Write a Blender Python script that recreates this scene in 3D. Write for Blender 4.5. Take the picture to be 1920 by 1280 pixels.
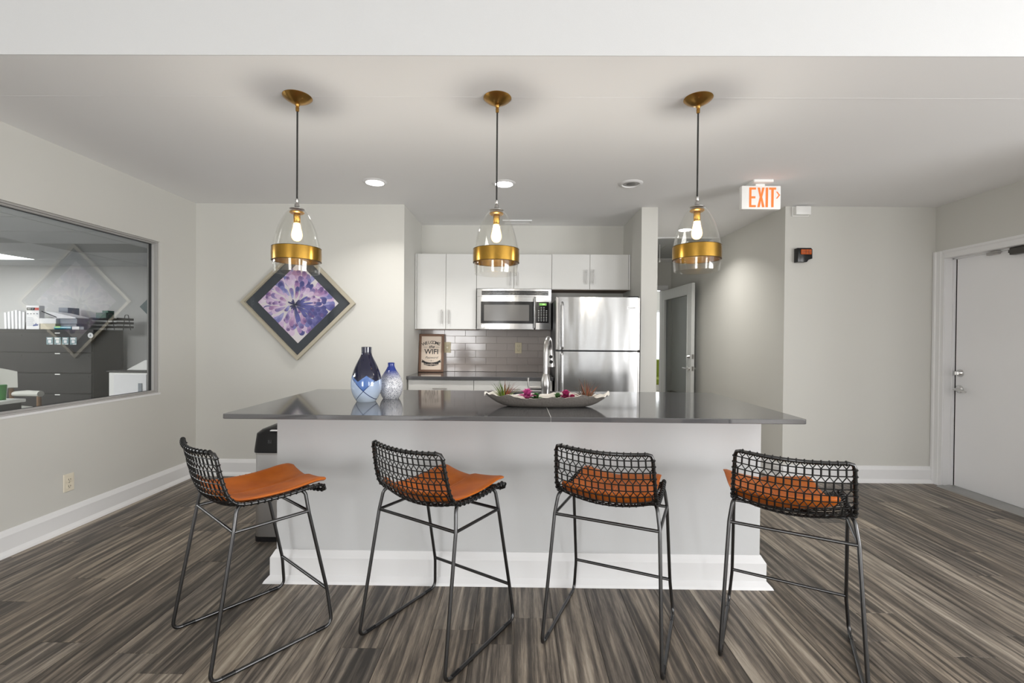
import bpy, bmesh, math, random
from mathutils import Vector, Matrix
random.seed(7)
PI = math.pi
scene = bpy.context.scene
for o in list(bpy.data.objects):
    bpy.data.objects.remove(o)

# ------------------------------------------------------------------ camera
CAM_H = 1.29
YAW, PITCH, ROLL = 0.0095, -0.0082, 0.008
cam_data = bpy.data.cameras.new('camera')
cam_data.sensor_width = 36.0
cam_data.lens = 850.0 / 1920.0 * 36.0
cam_data.clip_start = 0.05
cam = bpy.data.objects.new('camera', cam_data)
scene.collection.objects.link(cam)
_f = Vector((-math.sin(YAW), math.cos(YAW), 0)); _r = Vector((math.cos(YAW), math.sin(YAW), 0)); _u = Vector((0, 0, 1))
_f2 = _f * math.cos(PITCH) + _u * math.sin(PITCH); _u2 = _u * math.cos(PITCH) - _f * math.sin(PITCH)
_r3 = _r * math.cos(ROLL) + _u2 * math.sin(ROLL); _u3 = _u2 * math.cos(ROLL) - _r * math.sin(ROLL)
cam.matrix_world = Matrix(((_r3.x, _u3.x, -_f2.x, 0), (_r3.y, _u3.y, -_f2.y, 0), (_r3.z, _u3.z, -_f2.z, CAM_H), (0, 0, 0, 1)))
scene.camera = cam

# ------------------------------------------------------------------ world, window daylight, exposure
world = bpy.data.worlds.new('daylight'); scene.world = world
world.use_nodes = True
bg = world.node_tree.nodes['Background']
bg.inputs['Color'].default_value = (0.86, 0.93, 1.0, 1)
bg.inputs['Strength'].default_value = 2.0
scene.view_settings.view_transform = 'Standard'
scene.view_settings.look = 'None'
scene.view_settings.gamma = 1.0
scene.view_settings.use_curve_mapping = False
scene.view_settings.exposure = 0.5
scene.cycles.max_bounces = 12
scene.cycles.diffuse_bounces = 6
scene.cycles.transparent_max_bounces = 24
scene.cycles.sample_clamp_indirect = 6.0
scene.cycles.caustics_reflective = False
scene.cycles.caustics_refractive = False


def area_light(name, loc, rot, sx, sy, power, color=(1, 1, 1), shape='RECTANGLE', spread=PI):
    l = bpy.data.lights.new(name, 'AREA')
    l.shape = shape; l.size = sx
    if shape in ('RECTANGLE', 'ELLIPSE'):
        l.size_y = sy
    l.energy = power; l.color = color; l.spread = spread
    o = bpy.data.objects.new(name, l)
    o.location = loc; o.rotation_euler = rot
    scene.collection.objects.link(o)
    return o

# daylight through the glazing of the front room (behind the camera)
area_light('daylight_side_window', (5.56, -1.3, 0.95), (0, PI / 2 + .45, 0), 1.6, 3.4, 155, (1.0, 0.985, 0.965))
area_light('daylight_rear_window', (4.5, -4.46, 1.05), (PI / 2 + .35, 0, 0), 1.5, 1.8, 62, (1.0, 0.985, 0.965))
area_light('daylight_rear_window_b', (-1.95, -4.46, 1.05), (PI / 2 + .35, 0, 0), 1.5, 1.8, 70, (1.0, 0.985, 0.965))
for _x in (1.40, 1.85, 2.20, 3.05):      # unseen strip lamps added to put bright streaks in the fridge reflection
    area_light('fridge_streak_light', (_x, -4.46, 1.25), (PI / 2, 0, 0), .07, 2.2, 0.9, (1.0, 0.985, 0.965))

# ------------------------------------------------------------------ helpers
COL = scene.collection
OFF = {}


class B:
    """collects shapes in one bmesh (world coordinates)"""
    def __init__(self):
        self.bm = bmesh.new()

    def _add(self, verts, faces):
        vs = [self.bm.verts.new(v) for v in verts]
        for f in faces:
            try:
                self.bm.faces.new([vs[i] for i in f])
            except ValueError:
                pass
        return vs

    def box(self, x0, x1, y0, y1, z0, z1, bev=0.0, seg=1, M=None):
        b = bmesh.new()
        vs = [b.verts.new((x, y, z)) for x in (x0, x1) for y in (y0, y1) for z in (z0, z1)]
        for f in ((0, 1, 3, 2), (4, 6, 7, 5), (0, 4, 5, 1), (2, 3, 7, 6), (0, 2, 6, 4), (1, 5, 7, 3)):
            b.faces.new([vs[i] for i in f])
        if bev > 0:
            bmesh.ops.bevel(b, geom=list(b.edges), offset=bev, segments=seg, affect='EDGES', profile=0.5)
        self._merge(b, M)
        return self

    def _merge(self, b, M=None):
        b.verts.index_update()
        vm = {}
        for v in b.verts:
            vm[v.index] = self.bm.verts.new(M @ v.co if M is not None else v.co)
        for f in b.faces:
            try:
                self.bm.faces.new([vm[v.index] for v in f.verts])
            except ValueError:
                pass
        b.free()

    def prism(self, pts, axis, d0, d1, bev=0.0, M=None):
        """polygon pts (a,b) extruded along axis; x: (y,z), y: (x,z), z: (x,y)"""
        def P(a, b, d):
            return {'x': (d, a, b), 'y': (a, d, b), 'z': (a, b, d)}[axis]
        b = bmesh.new()
        v0 = [b.verts.new(P(a, c, d0)) for a, c in pts]
        v1 = [b.verts.new(P(a, c, d1)) for a, c in pts]
        n = len(pts)
        b.faces.new(v0); b.faces.new(v1[::-1])
        for i in range(n):
            b.faces.new((v0[i], v1[i], v1[(i + 1) % n], v0[(i + 1) % n]))
        bmesh.ops.recalc_face_normals(b, faces=b.faces)
        if bev > 0:
            ed = [e for e in b.edges if len({v in v0 for v in e.verts}) == 1]
            bmesh.ops.bevel(b, geom=ed, offset=bev, segments=2, affect='EDGES', profile=0.5)
        self._merge(b, M)
        return self

    def tube(self, pts, r, seg=8, closed=False, caps=True):
        pts = [Vector(p) for p in pts]
        n = len(pts)
        rs = r if isinstance(r, (list, tuple)) else [r] * n
        tang = []
        for i in range(n):
            if closed:
                t = pts[(i + 1) % n] - pts[i - 1]
            else:
                t = pts[min(i + 1, n - 1)] - pts[max(i - 1, 0)]
            tang.append(t.normalized())
        up = Vector((0, 0, 1)) if abs(tang[0].z) < 0.9 else Vector((1, 0, 0))
        nrm = tang[0].cross(up).normalized()
        rings = []
        for i in range(n):
            nrm = (nrm - tang[i] * nrm.dot(tang[i]))
            nrm = nrm.normalized() if nrm.length > 1e-6 else tang[i].orthogonal().normalized()
            bn = tang[i].cross(nrm)
            rings.append([self.bm.verts.new(pts[i] + (nrm * math.cos(2 * PI * k / seg) + bn * math.sin(2 * PI * k / seg)) * rs[i]) for k in range(seg)])
        m = n if closed else n - 1
        for i in range(m):
            a, c = rings[i], rings[(i + 1) % n]
            for k in range(seg):
                self.bm.faces.new((a[k], a[(k + 1) % seg], c[(k + 1) % seg], c[k]))
        if caps and not closed:
            self.bm.faces.new(rings[0][::-1]); self.bm.faces.new(rings[-1])
        return self

    def lathe(self, prof, c=(0, 0, 0), seg=32, axis='z', caps=False, M=None):
        c = Vector(c)
        def P(r, h, a):
            u, v = r * math.cos(a), r * math.sin(a)
            return c + Vector({'z': (u, v, h), 'y': (u, h, v), 'x': (h, u, v)}[axis])
        b = bmesh.new()
        rings = []
        for r, h in prof:
            if r < 1e-6:
                rings.append([b.verts.new(P(0, h, 0))])
            else:
                rings.append([b.verts.new(P(r, h, 2 * PI * k / seg)) for k in range(seg)])
        for a, d in zip(rings[:-1], rings[1:]):
            for k in range(seg):
                k2 = (k + 1) % seg
                if len(a) == 1 and len(d) == 1:
                    continue
                if len(a) == 1:
                    b.faces.new((a[0], d[k2], d[k]))
                elif len(d) == 1:
                    b.faces.new((a[k], a[k2], d[0]))
                else:
                    b.faces.new((a[k], a[k2], d[k2], d[k]))
        if caps:
            for rg in (rings[0], rings[-1]):
                if len(rg) > 1:
                    b.faces.new(rg)
        bmesh.ops.recalc_face_normals(b, faces=b.faces)
        self._merge(b, M)
        return self

    def cyl(self, p0, p1, r0, r1=None, seg=16):
        r1 = r0 if r1 is None else r1
        p0, p1 = Vector(p0), Vector(p1)
        return self.tube([p0, p1], [r0, r1], seg)

    def poly(self, verts):
        self._add(verts, [list(range(len(verts)))])
        return self


def mesh_from(bld, name):
    me = bpy.data.meshes.new(name)
    bmesh.ops.recalc_face_normals(bld.bm, faces=bld.bm.faces) if getattr(bld, 'recalc', True) else None
    bld.bm.to_mesh(me); bld.bm.free()
    return me


def obj(name, bld, mat, parent=None, origin=None, smooth=None, local=False):
    """one mesh object; geometry given in world space (or, local=True, in the parent's space)"""
    me = bld if isinstance(bld, bpy.types.Mesh) else mesh_from(bld, name)
    o = bpy.data.objects.new(name, me)
    if mat is not None and not me.materials:
        me.materials.append(mat)
    off = Vector((0, 0, 0))
    if parent is not None:
        off = OFF.get(parent.name, Vector((0, 0, 0)))
        o.parent = parent
    elif origin is not None:
        off = Vector(origin)
        o.location = off
    if not local and off.length > 0:
        me.transform(Matrix.Translation(-off))
    OFF[o.name] = off
    COL.objects.link(o)
    OFF[o.name] = off
    if smooth:
        for p in me.polygons:
            p.use_smooth = True
        me.set_sharp_from_angle(angle=math.radians(smooth if smooth is not True else 35))
    return o


def tag(o, label, cat, group=None):
    o['label'] = label; o['category'] = cat
    if group:
        o['group'] = group
    return o


def thing(name, label, cat, loc=(0, 0, 0), rotz=0, group=None):
    o = bpy.data.objects.new(name, None)
    o.empty_display_size = 0.05
    COL.objects.link(o)
    o.location = loc; o.rotation_euler = (0, 0, rotz)
    OFF[o.name] = Vector(loc)
    return tag(o, label, cat, group)


def struct(name, bld, mat, label=None, smooth=None):
    o = obj(name, bld, mat, smooth=smooth)
    o['kind'] = 'structure'
    if label:
        o['label'] = label
    return o


def struct_root(name, loc, label):
    o = bpy.data.objects.new(name, None); o.empty_display_size = 0.05
    COL.objects.link(o); o.location = loc; OFF[o.name] = Vector(loc)
    o['kind'] = 'structure'; o['label'] = label
    return o


def copy_tree(src, loc, rotz=None, label=None):
    r = src.copy(); COL.objects.link(r)
    r.location = loc
    if rotz is not None:
        r.rotation_euler = (0, 0, rotz)
    if label:
        r['label'] = label
    for ch in list(src.children):
        c = ch.copy(); COL.objects.link(c); c.parent = r
        for g in list(ch.children):
            d = g.copy(); COL.objects.link(d); d.parent = c
    return r


def fillet(pts, rad, n=5):
    """round the inner corners of a polyline; rad may be a list"""
    pts = [Vector(p) for p in pts]
    out = [pts[0]]
    for i in range(1, len(pts) - 1):
        r = rad[i] if isinstance(rad, (list, tuple)) else rad
        a, b, c = pts[i - 1], pts[i], pts[i + 1]
        d1, d2 = (a - b), (c - b)
        ang = d1.angle(d2)
        if r <= 0 or ang > 3.1:
            out.append(b); continue
        t = min(r / math.tan(ang / 2), d1.length * 0.48, d2.length * 0.48)
        p1, p2 = b + d1.normalized() * t, b + d2.normalized() * t
        for k in range(n + 1):
            s = k / n
            out.append((1 - s) ** 2 * p1 + 2 * s * (1 - s) * b + s * s * p2)
    out.append(pts[-1])
    return out


def text_mesh(name, s, size, mat, parent, loc, rot=(PI / 2, 0, 0), extrude=0.0006, shear=0.0, align='CENTER', sx=1.0, offset=0.0):
    cu = bpy.data.curves.new(name + '_curve', 'FONT')
    cu.body = s; cu.size = size; cu.align_x = align; cu.align_y = 'CENTER'
    cu.extrude = extrude; cu.shear = shear; cu.resolution_u = 3; cu.offset = offset
    t = bpy.data.objects.new(name + '_tmp', cu); COL.objects.link(t)
    dg = bpy.context.evaluated_depsgraph_get()
    me = bpy.data.meshes.new_from_object(t.evaluated_get(dg))
    bpy.data.objects.remove(t); bpy.data.curves.remove(cu)
    from mathutils import Euler
    me.transform(Matrix.Translation(Vector(loc)) @ Euler(rot).to_matrix().to_4x4() @ Matrix.Diagonal((sx, 1, 1, 1)))
    me.name = name
    me.materials.clear()
    return obj(name, me, mat, parent)


# ------------------------------------------------------------------ materials
def new_mat(name):
    m = bpy.data.materials.new(name); m.use_nodes = True
    nt = m.node_tree
    return m, nt, nt.nodes['Principled BSDF']


def srgb(r, g, b):
    f = lambda c: (c / 12.92 if c <= 0.04045 else ((c + 0.055) / 1.055) ** 2.4)
    return (f(r / 255), f(g / 255), f(b / 255), 1)


def mat(name, col, rough=0.5, metal=0.0, spec=0.5, bump=None, vary=0.0, emis=None, strength=0.0, coat=0.0, vscale=3.0):
    """plain surface; bump = (scale, strength); vary = slight tone drift over the surface"""
    m, nt, p = new_mat(name)
    c = col if len(col) == 4 else (*col, 1)
    p.inputs['Base Color'].default_value = c
    p.inputs['Roughness'].default_value = rough
    p.inputs['Metallic'].default_value = metal
    p.inputs['Specular IOR Level'].default_value = spec
    p.inputs['Coat Weight'].default_value = coat
    if emis:
        p.inputs['Emission Color'].default_value = (*emis[:3], 1)
        p.inputs['Emission Strength'].default_value = strength
    tc = nt.nodes.new('ShaderNodeTexCoord')
    if vary:
        nz = nt.nodes.new('ShaderNodeTexNoise'); nz.inputs['Scale'].default_value = vscale; nz.inputs['Detail'].default_value = 5
        nt.links.new(tc.outputs['Object'], nz.inputs['Vector'])
        mx = nt.nodes.new('ShaderNodeMix'); mx.data_type = 'RGBA'
        mx.inputs[6].default_value = tuple(max(0, x * (1 - vary)) for x in c[:3]) + (1,)
        mx.inputs[7].default_value = tuple(min(1, x * (1 + vary)) for x in c[:3]) + (1,)
        nt.links.new(nz.outputs['Fac'], mx.inputs[0])
        nt.links.new(mx.outputs[2], p.inputs['Base Color'])
    if bump:
        nb = nt.nodes.new('ShaderNodeTexNoise'); nb.inputs['Scale'].default_value = bump[0]; nb.inputs['Detail'].default_value = 3
        nt.links.new(tc.outputs['Object'], nb.inputs['Vector'])
        bn = nt.nodes.new('ShaderNodeBump'); bn.inputs['Strength'].default_value = bump[1]; bn.inputs['Distance'].default_value = 0.01
        nt.links.new(nb.outputs['Fac'], bn.inputs['Height']); nt.links.new(bn.outputs['Normal'], p.inputs['Normal'])
    return m


def thin_glass(name, tint=(1, 1, 1), ior=1.5, rough=0.0, refl=1.0):
    """a thin sheet: lets light straight through, mirrors by Fresnel"""
    m = bpy.data.materials.new(name); m.use_nodes = True
    nt = m.node_tree; nt.nodes.clear()
    out = nt.nodes.new('ShaderNodeOutputMaterial')
    tr = nt.nodes.new('ShaderNodeBsdfTransparent'); tr.inputs[0].default_value = (*tint, 1)
    gl = nt.nodes.new('ShaderNodeBsdfGlossy'); gl.inputs['Roughness'].default_value = rough
    gl.inputs['Color'].default_value = (refl, refl, refl, 1)
    lw = nt.nodes.new('ShaderNodeLayerWeight'); lw.inputs['Blend'].default_value = 0.5      # same from both sides of the sheet
    f0 = ((ior - 1) / (ior + 1)) ** 2
    pw = nt.nodes.new('ShaderNodeMath'); pw.operation = 'POWER'; pw.inputs[1].default_value = 5.0
    nt.links.new(lw.outputs['Facing'], pw.inputs[0])
    fr = nt.nodes.new('ShaderNodeMath'); fr.operation = 'MULTIPLY_ADD'; fr.inputs[1].default_value = 1 - f0; fr.inputs[2].default_value = f0
    nt.links.new(pw.outputs[0], fr.inputs[0])
    mx = nt.nodes.new('ShaderNodeMixShader')
    nt.links.new(fr.outputs[0], mx.inputs[0]); nt.links.new(tr.outputs[0], mx.inputs[1]); nt.links.new(gl.outputs[0], mx.inputs[2])
    nt.links.new(mx.outputs[0], out.inputs[0])
    return m


def brushed(name, col, rough=0.25, axis='x', wavy=0.0, bump=0.02):
    m, nt, p = new_mat(name)
    p.inputs['Base Color'].default_value = (*col, 1)
    p.inputs['Metallic'].default_value = 1.0
    tc = nt.nodes.new('ShaderNodeTexCoord')
    mp = nt.nodes.new('ShaderNodeMapping')
    mp.inputs['Scale'].default_value = {'x': (3, 3, 900), 'z': (900, 900, 3)}[axis]
    nt.links.new(tc.outputs['Object'], mp.inputs[0])
    nz = nt.nodes.new('ShaderNodeTexNoise'); nz.inputs['Scale'].default_value = 1.0; nz.inputs['Detail'].default_value = 2
    nt.links.new(mp.outputs[0], nz.inputs['Vector'])
    mr = nt.nodes.new('ShaderNodeMapRange'); mr.inputs[3].default_value = rough * 0.8; mr.inputs[4].default_value = rough * 1.25
    nt.links.new(nz.outputs['Fac'], mr.inputs[0]); nt.links.new(mr.outputs[0], p.inputs['Roughness'])
    b1 = nt.nodes.new('ShaderNodeBump'); b1.inputs['Strength'].default_value = bump; b1.inputs['Distance'].default_value = 0.001
    nt.links.new(nz.outputs['Fac'], b1.inputs['Height'])
    if wavy:
        mp2 = nt.nodes.new('ShaderNodeMapping'); mp2.inputs['Scale'].default_value = (7, 7, 1.6)
        nt.links.new(tc.outputs['Object'], mp2.inputs[0])
        n2 = nt.nodes.new('ShaderNodeTexNoise'); n2.inputs['Scale'].default_value = 1.0; n2.inputs['Detail'].default_value = 1
        nt.links.new(mp2.outputs[0], n2.inputs['Vector'])
        b2 = nt.nodes.new('ShaderNodeBump'); b2.inputs['Strength'].default_value = 1.0; b2.inputs['Distance'].default_value = wavy
        nt.links.new(n2.outputs['Fac'], b2.inputs['Height']); nt.links.new(b2.outputs['Normal'], b1.inputs['Normal'])
    nt.links.new(b1.outputs['Normal'], p.inputs['Normal'])
    p.inputs['Anisotropic'].default_value = 0.55
    p.inputs['Anisotropic Rotation'].default_value = 0.25 if axis == 'x' else 0.0
    return m


def attr_mat(name, rough=0.5, attr='tone', transp=0.0):
    m, nt, p = new_mat(name)
    a = nt.nodes.new('ShaderNodeAttribute'); a.attribute_name = attr
    nt.links.new(a.outputs['Color'], p.inputs['Base Color'])
    p.inputs['Roughness'].default_value = rough
    if transp:
        p.inputs['Alpha'].default_value = 1 - transp
    return m


def wood_floor():
    m, nt, p = new_mat('grey_oak_plank')
    N, L = nt.nodes.new, nt.links.new
    tc = N('ShaderNodeTexCoord'); oi = N('ShaderNodeObjectInfo')
    comb = N('ShaderNodeVectorMath'); comb.operation = 'SCALE'; comb.inputs[0].default_value = (37.0, 53.0, 11.0)
    L(oi.outputs['Random'], comb.inputs['Scale'])
    add = N('ShaderNodeVectorMath'); add.operation = 'ADD'
    L(tc.outputs['Object'], add.inputs[0]); L(comb.outputs[0], add.inputs[1])

    def noise(scale, detail, dist=0.0, rough=0.55):
        mp = N('ShaderNodeMapping'); mp.inputs['Scale'].default_value = scale
        L(add.outputs[0], mp.inputs[0])
        n = N('ShaderNodeTexNoise'); n.inputs['Scale'].default_value = 1; n.inputs['Detail'].default_value = detail
        n.inputs['Distortion'].default_value = dist; n.inputs['Roughness'].default_value = rough
        L(mp.outputs[0], n.inputs['Vector'])
        return n.outputs['Fac']
    mid = noise((46, 1.5, 1), 4, 0.9, 0.6)         # board-wide streaking
    big = noise((15, 0.9, 1), 3, 1.1)              # broad light and dark streaks
    fine = noise((210, 13, 1), 5, 0.6, 0.7)        # thin limed pores
    # cathedral grain: distorted bands
    mp = N('ShaderNodeMapping'); mp.inputs['Scale'].default_value = (1.0, 0.075, 1)
    L(add.outputs[0], mp.inputs[0])
    wv = N('ShaderNodeTexWave'); wv.wave_type = 'BANDS'; wv.bands_direction = 'X'
    wv.inputs['Scale'].default_value = 6.5; wv.inputs['Distortion'].default_value = 10.0
    wv.inputs['Detail'].default_value = 3; wv.inputs['Detail Scale'].default_value = 2.2; wv.inputs['Detail Roughness'].default_value = 0.6
    L(mp.outputs[0], wv.inputs['Vector'])

    def math_(op, a, b, clamp=False):
        n = N('ShaderNodeMath'); n.operation = op; n.use_clamp = clamp
        for i, v in enumerate((a, b)):
            if isinstance(v, (int, float)):
                n.inputs[i].default_value = v
            else:
                L(v, n.inputs[i])
        return n.outputs[0]
    mr = N('ShaderNodeMapRange'); mr.inputs[1].default_value = 0.30; mr.inputs[2].default_value = 0.72
    L(big, mr.inputs[0])
    tone = math_('ADD', math_('MULTIPLY', mr.outputs[0], 0.56), math_('MULTIPLY', oi.outputs['Random'], 0.34))
    tone = math_('ADD', tone, math_('MULTIPLY', math_('SUBTRACT', wv.outputs['Fac'], 0.5), 0.30))
    tone = math_('ADD', tone, math_('ADD', math_('MULTIPLY', math_('SUBTRACT', fine, 0.5), 0.75), math_('MULTIPLY', math_('SUBTRACT', mid, 0.5), 0.85)), True)
    cr = N('ShaderNodeValToRGB')
    e = cr.color_ramp.elements
    e[0].position = 0.0; e[0].color = srgb(55, 51, 47)
    e[1].position = 1.0; e[1].color = srgb(186, 176, 162)
    for pos, c in ((0.28, (86, 79, 72)), (0.5, (120, 111, 101)), (0.72, (152, 141, 127))):
        x = e.new(pos); x.color = srgb(*c)
    L(tone, cr.inputs[0])
    # warm / grey drift between boards
    hue = N('ShaderNodeMix'); hue.data_type = 'RGBA'; hue.blend_type = 'MULTIPLY'
    hue.inputs[0].default_value = 1.0
    w2 = N('ShaderNodeMix'); w2.data_type = 'RGBA'
    w2.inputs[6].default_value = (1.0, 0.97, 0.93, 1); w2.inputs[7].default_value = (0.97, 0.98, 1.0, 1)
    fr = math_('FRACT', math_('MULTIPLY', oi.outputs['Random'], 7.31), 0)
    L(fr, w2.inputs[0])
    L(cr.outputs[0], hue.inputs[6]); L(w2.outputs[2], hue.inputs[7])
    L(hue.outputs[2], p.inputs['Base Color'])
    bp = N('ShaderNodeBump'); bp.inputs['Strength'].default_value = 0.25; bp.inputs['Distance'].default_value = 0.002
    L(fine, bp.inputs['Height']); L(bp.outputs[0], p.inputs['Normal'])
    p.inputs['Roughness'].default_value = 0.42
    p.inputs['Specular IOR Level'].default_value = 0.4
    return m


M_wall = mat('greige_wall_paint', srgb(205, 204, 199), 0.7, bump=(420, 0.04), spec=0.3)
M_ceil = mat('white_ceiling_paint', srgb(240, 240, 241), 0.85, bump=(260, 0.05), spec=0.2)
M_trim = mat('white_trim_gloss', srgb(228, 228, 229), 0.32)
M_floor = wood_floor()
M_cab = mat('white_lacquer_cabinet', srgb(216, 216, 214), 0.3)
M_counter = mat('grey_quartz', srgb(82, 82, 84), 0.08, vary=0.06, vscale=160, spec=0.9)
M_island = mat('pale_grey_island_paint', srgb(198, 199, 200), 0.6, bump=(300, 0.05), vary=0.02, vscale=2)
M_steel = brushed('stainless_steel', (0.50, 0.50, 0.505), 0.24, 'x')
M_fridge = brushed('fridge_steel', (0.50, 0.50, 0.505), 0.17, 'x', wavy=0.006)
M_nickel = mat('brushed_nickel', (0.42, 0.41, 0.40), 0.3, 1.0)
M_chrome = mat('chrome', (0.72, 0.72, 0.72), 0.12, 1.0)
M_brass = mat('antique_brass', (0.44, 0.25, 0.07), 0.28, 1.0, vary=0.12, vscale=20)
M_brassb = mat('polished_brass_band', (0.36, 0.205, 0.04), 0.24, 1.0)
M_blackmetal = mat('blackened_steel_wire', (0.012, 0.012, 0.012), 0.38, 0.2, spec=0.4)
M_gun = mat('gunmetal_tube', (0.10, 0.10, 0.102), 0.3, 1.0)
M_rim = mat('dark_steel_rod', (0.075, 0.075, 0.076), 0.25, 1.0)
M_black = mat('black_plastic', (0.010, 0.010, 0.011), 0.22, spec=0.35)
M_blackmat = mat('matte_black', (0.012, 0.012, 0.012), 0.7)
M_charcoal = mat('charcoal_laminate', srgb(66, 65, 65), 0.5, vary=0.05)
M_glass = thin_glass('clear_glass', (0.97, 0.97, 0.96), 1.45)
M_pane = thin_glass('window_glass', (0.96, 0.97, 0.965), 1.62)
M_white = mat('white_plastic', srgb(238, 238, 236), 0.4)
M_paper = mat('white_paper', srgb(232, 232, 234), 0.8)
M_ivory = mat('ivory_plastic', srgb(214, 203, 172), 0.4)
M_leather = None


def leather():
    m, nt, p = new_mat('tan_leather')
    N, L = nt.nodes.new, nt.links.new
    tc = N('ShaderNodeTexCoord')
    n = N('ShaderNodeTexNoise'); n.inputs['Scale'].default_value = 7; n.inputs['Detail'].default_value = 4
    L(tc.outputs['Object'], n.inputs['Vector'])
    cr = N('ShaderNodeValToRGB')
    cr.color_ramp.elements[0].position = 0.3; cr.color_ramp.elements[0].color = srgb(176, 86, 20)
    cr.color_ramp.elements[1].position = 0.75; cr.color_ramp.elements[1].color = srgb(214, 118, 38)
    L(n.outputs['Fac'], cr.inputs[0]); L(cr.outputs[0], p.inputs['Base Color'])
    v = N('ShaderNodeTexNoise'); v.inputs['Scale'].default_value = 260; v.inputs['Detail'].default_value = 2
    L(tc.outputs['Object'], v.inputs['Vector'])
    b = N('ShaderNodeBump'); b.inputs['Strength'].default_value = 0.12; b.inputs['Distance'].default_value = 0.002
    L(v.outputs['Fac'], b.inputs['Height']); L(b.outputs[0], p.inputs['Normal'])
    p.inputs['Roughness'].default_value = 0.48; p.inputs['Specular IOR Level'].default_value = 0.3
    return m


M_leather = leather()

# ------------------------------------------------------------------ key dimensions (metres; camera stands at x=0, y=0)
XL, XR = -2.96, 3.80          # side walls of the bar area
YB = 4.16                     # back walls left and right of the kitchen recess
YK = 4.92                     # back of the kitchen recess
ZC = 2.505                    # ceiling of the bar area
YH = 1.966                    # header between front room and bar area
ZF = 3.0                      # ceiling of the front room
YE = 7.2                      # end of the hall
KX0, KX1 = -1.036, 1.15       # kitchen recess
HX0, HX1 = 1.30, 2.44         # hall
FXR = 5.6                     # right wall of the front room
FYR = -4.5                    # rear wall of the front room

# ------------------------------------------------------------------ floor with planks
PW, PL = 0.180, 1.22
floor = struct('floor', B().box(-3.06, FXR + .1, FYR - .1, YE + 4.3, -0.06, -0.006), M_floor, 'floor of grey brown oak look planks')
_pm = {}


def plank_mesh(w, l):
    k = (round(w, 3), round(l, 3))
    if k not in _pm:
        g = 0.0006
        b = B().box(-w / 2 + g, w / 2 - g, -l / 2 + g, l / 2 - g, -0.006, 0.0, bev=0.0009)
        me = mesh_from(b, 'plank'); me.materials.append(M_floor)
        _pm[k] = me
    return _pm[k]


def lay(x0, x1, y0, y1, seed):
    rnd = random.Random(seed)
    c = math.floor(x0 / PW)
    x = c * PW
    while x < x1 - 1e-4:
        a, b_ = max(x, x0), min(x + PW, x1)
        if b_ - a > 0.01:
            r2 = random.Random(int(round(x / PW)) * 17 + 5)
            y = -6 + r2.random() * PL
            while y < y1:
                ya, yb = max(y, y0), min(y + PL, y1)
                if yb - ya > 0.02:
                    o = bpy.data.objects.new('plank', plank_mesh(b_ - a, yb - ya))
                    o.location = ((a + b_) / 2, (ya + yb) / 2, 0); o.parent = floor
                    COL.objects.link(o)
                y += PL
        x += PW


lay(XL, XR, 0.2, YB, 1)
lay(HX0, HX1, YB, YE, 2)
lay(XR, FXR, 0.2, YH, 3)

# ------------------------------------------------------------------ walls and ceilings
ceil = struct('ceiling', B().box(XL - .1, XR + .15, YH, YE, ZC, ZC + .1), M_ceil, 'white ceiling over the bar and kitchen')
obj('board_joint', B().box(XL, XR, 2.300, 2.314, ZC - .0003, ZC), M_ceil, ceil)
struct('ceiling_front_room', B().box(XL - .1, FXR + .1, FYR - .1, YH + .06, ZF, ZF + .1), M_ceil, 'higher white ceiling of the front room')
struct('wall_header', B().box(XL, XR, YH - .004, YH, ZC, ZF), mat('dimmed_white_header_paint', srgb(206, 207, 208), .8, bump=(260, .05), spec=.2), 'white dropped header above the bar area')  # header white darkened in its colour to dim the light falling on it
WY0, WY1, WZ0, WZ1 = 0.95, 3.735, 0.81, 2.06      # office window opening
struct('wall_left', B().box(XL - .1, XL, FYR, WY0, 0, ZF).box(XL - .1, XL, WY0, WY1, 0, WZ0).box(XL - .1, XL, WY0, WY1, WZ1, ZC)
       .box(XL - .1, XL, WY1, YB + .12, 0, ZC).box(XL - .1, XL, WY0, YH, ZC, ZF).box(XL - .1, XL, YH, YB + .12, ZC, ZC + .1), M_wall, 'greige wall with the office window')
struct('wall_back_left', B().box(XL, KX0, YB, YB + .12, 0, ZC), M_wall, 'greige wall behind the flower picture')
struct('wall_kitchen_left', B().box(KX0 - .12, KX0, YB + .12, YK, 0, ZC), M_wall, 'left side wall of the kitchen recess')
wall_k = struct('wall_kitchen', B().box(KX0 - .12, KX1, YK, YK + .12, 0, ZC), M_wall, 'greige wall at the back of the kitchen recess')
struct('wall_hall_left', B().box(KX1, HX0, 4.21, YE, 0, ZC), M_wall, 'narrow greige wall end between fridge and hall')
struct('wall_hall_right', B().box(HX1, HX1 + .1, YB + .12, YE, 0, ZC), M_wall, 'right wall of the hall')
struct('wall_back_right', B().box(HX1, XR + .15, YB, YB + .12, 0, ZC), M_wall, 'greige wall between hall and white door')
DY0, DY1, DZ = 3.13, 4.062, 2.025                # white door opening in right wall
struct('wall_right', B().box(XR, XR + .15, YH + .14, DY0, 0, ZC).box(XR, XR + .15, DY0, DY1, DZ, ZC).box(XR, XR + .15, DY1, YB, 0, ZC), M_wall, 'greige wall with the white door')
struct('wall_front_room_return', B().box(XR, FXR + .1, YH, YH + .14, 0, ZF), M_wall)
struct('wall_front_room_right', B().box(FXR, FXR + .1, FYR, -3.0, 0, ZF).box(FXR, FXR + .1, -3.0, .4, 0, .45).box(FXR, FXR + .1, -3.0, .4, 2.65, ZF).box(FXR, FXR + .1, .4, YH, 0, ZF), M_wall)
_bw = B()
_xs = [XL, -2.72, -1.18, 1.35, 1.45, 1.80, 1.90, 2.15, 2.25, 3.0, 3.1, 3.73, 5.27, FXR]  # the narrow openings hold the added streak lamps
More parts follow.
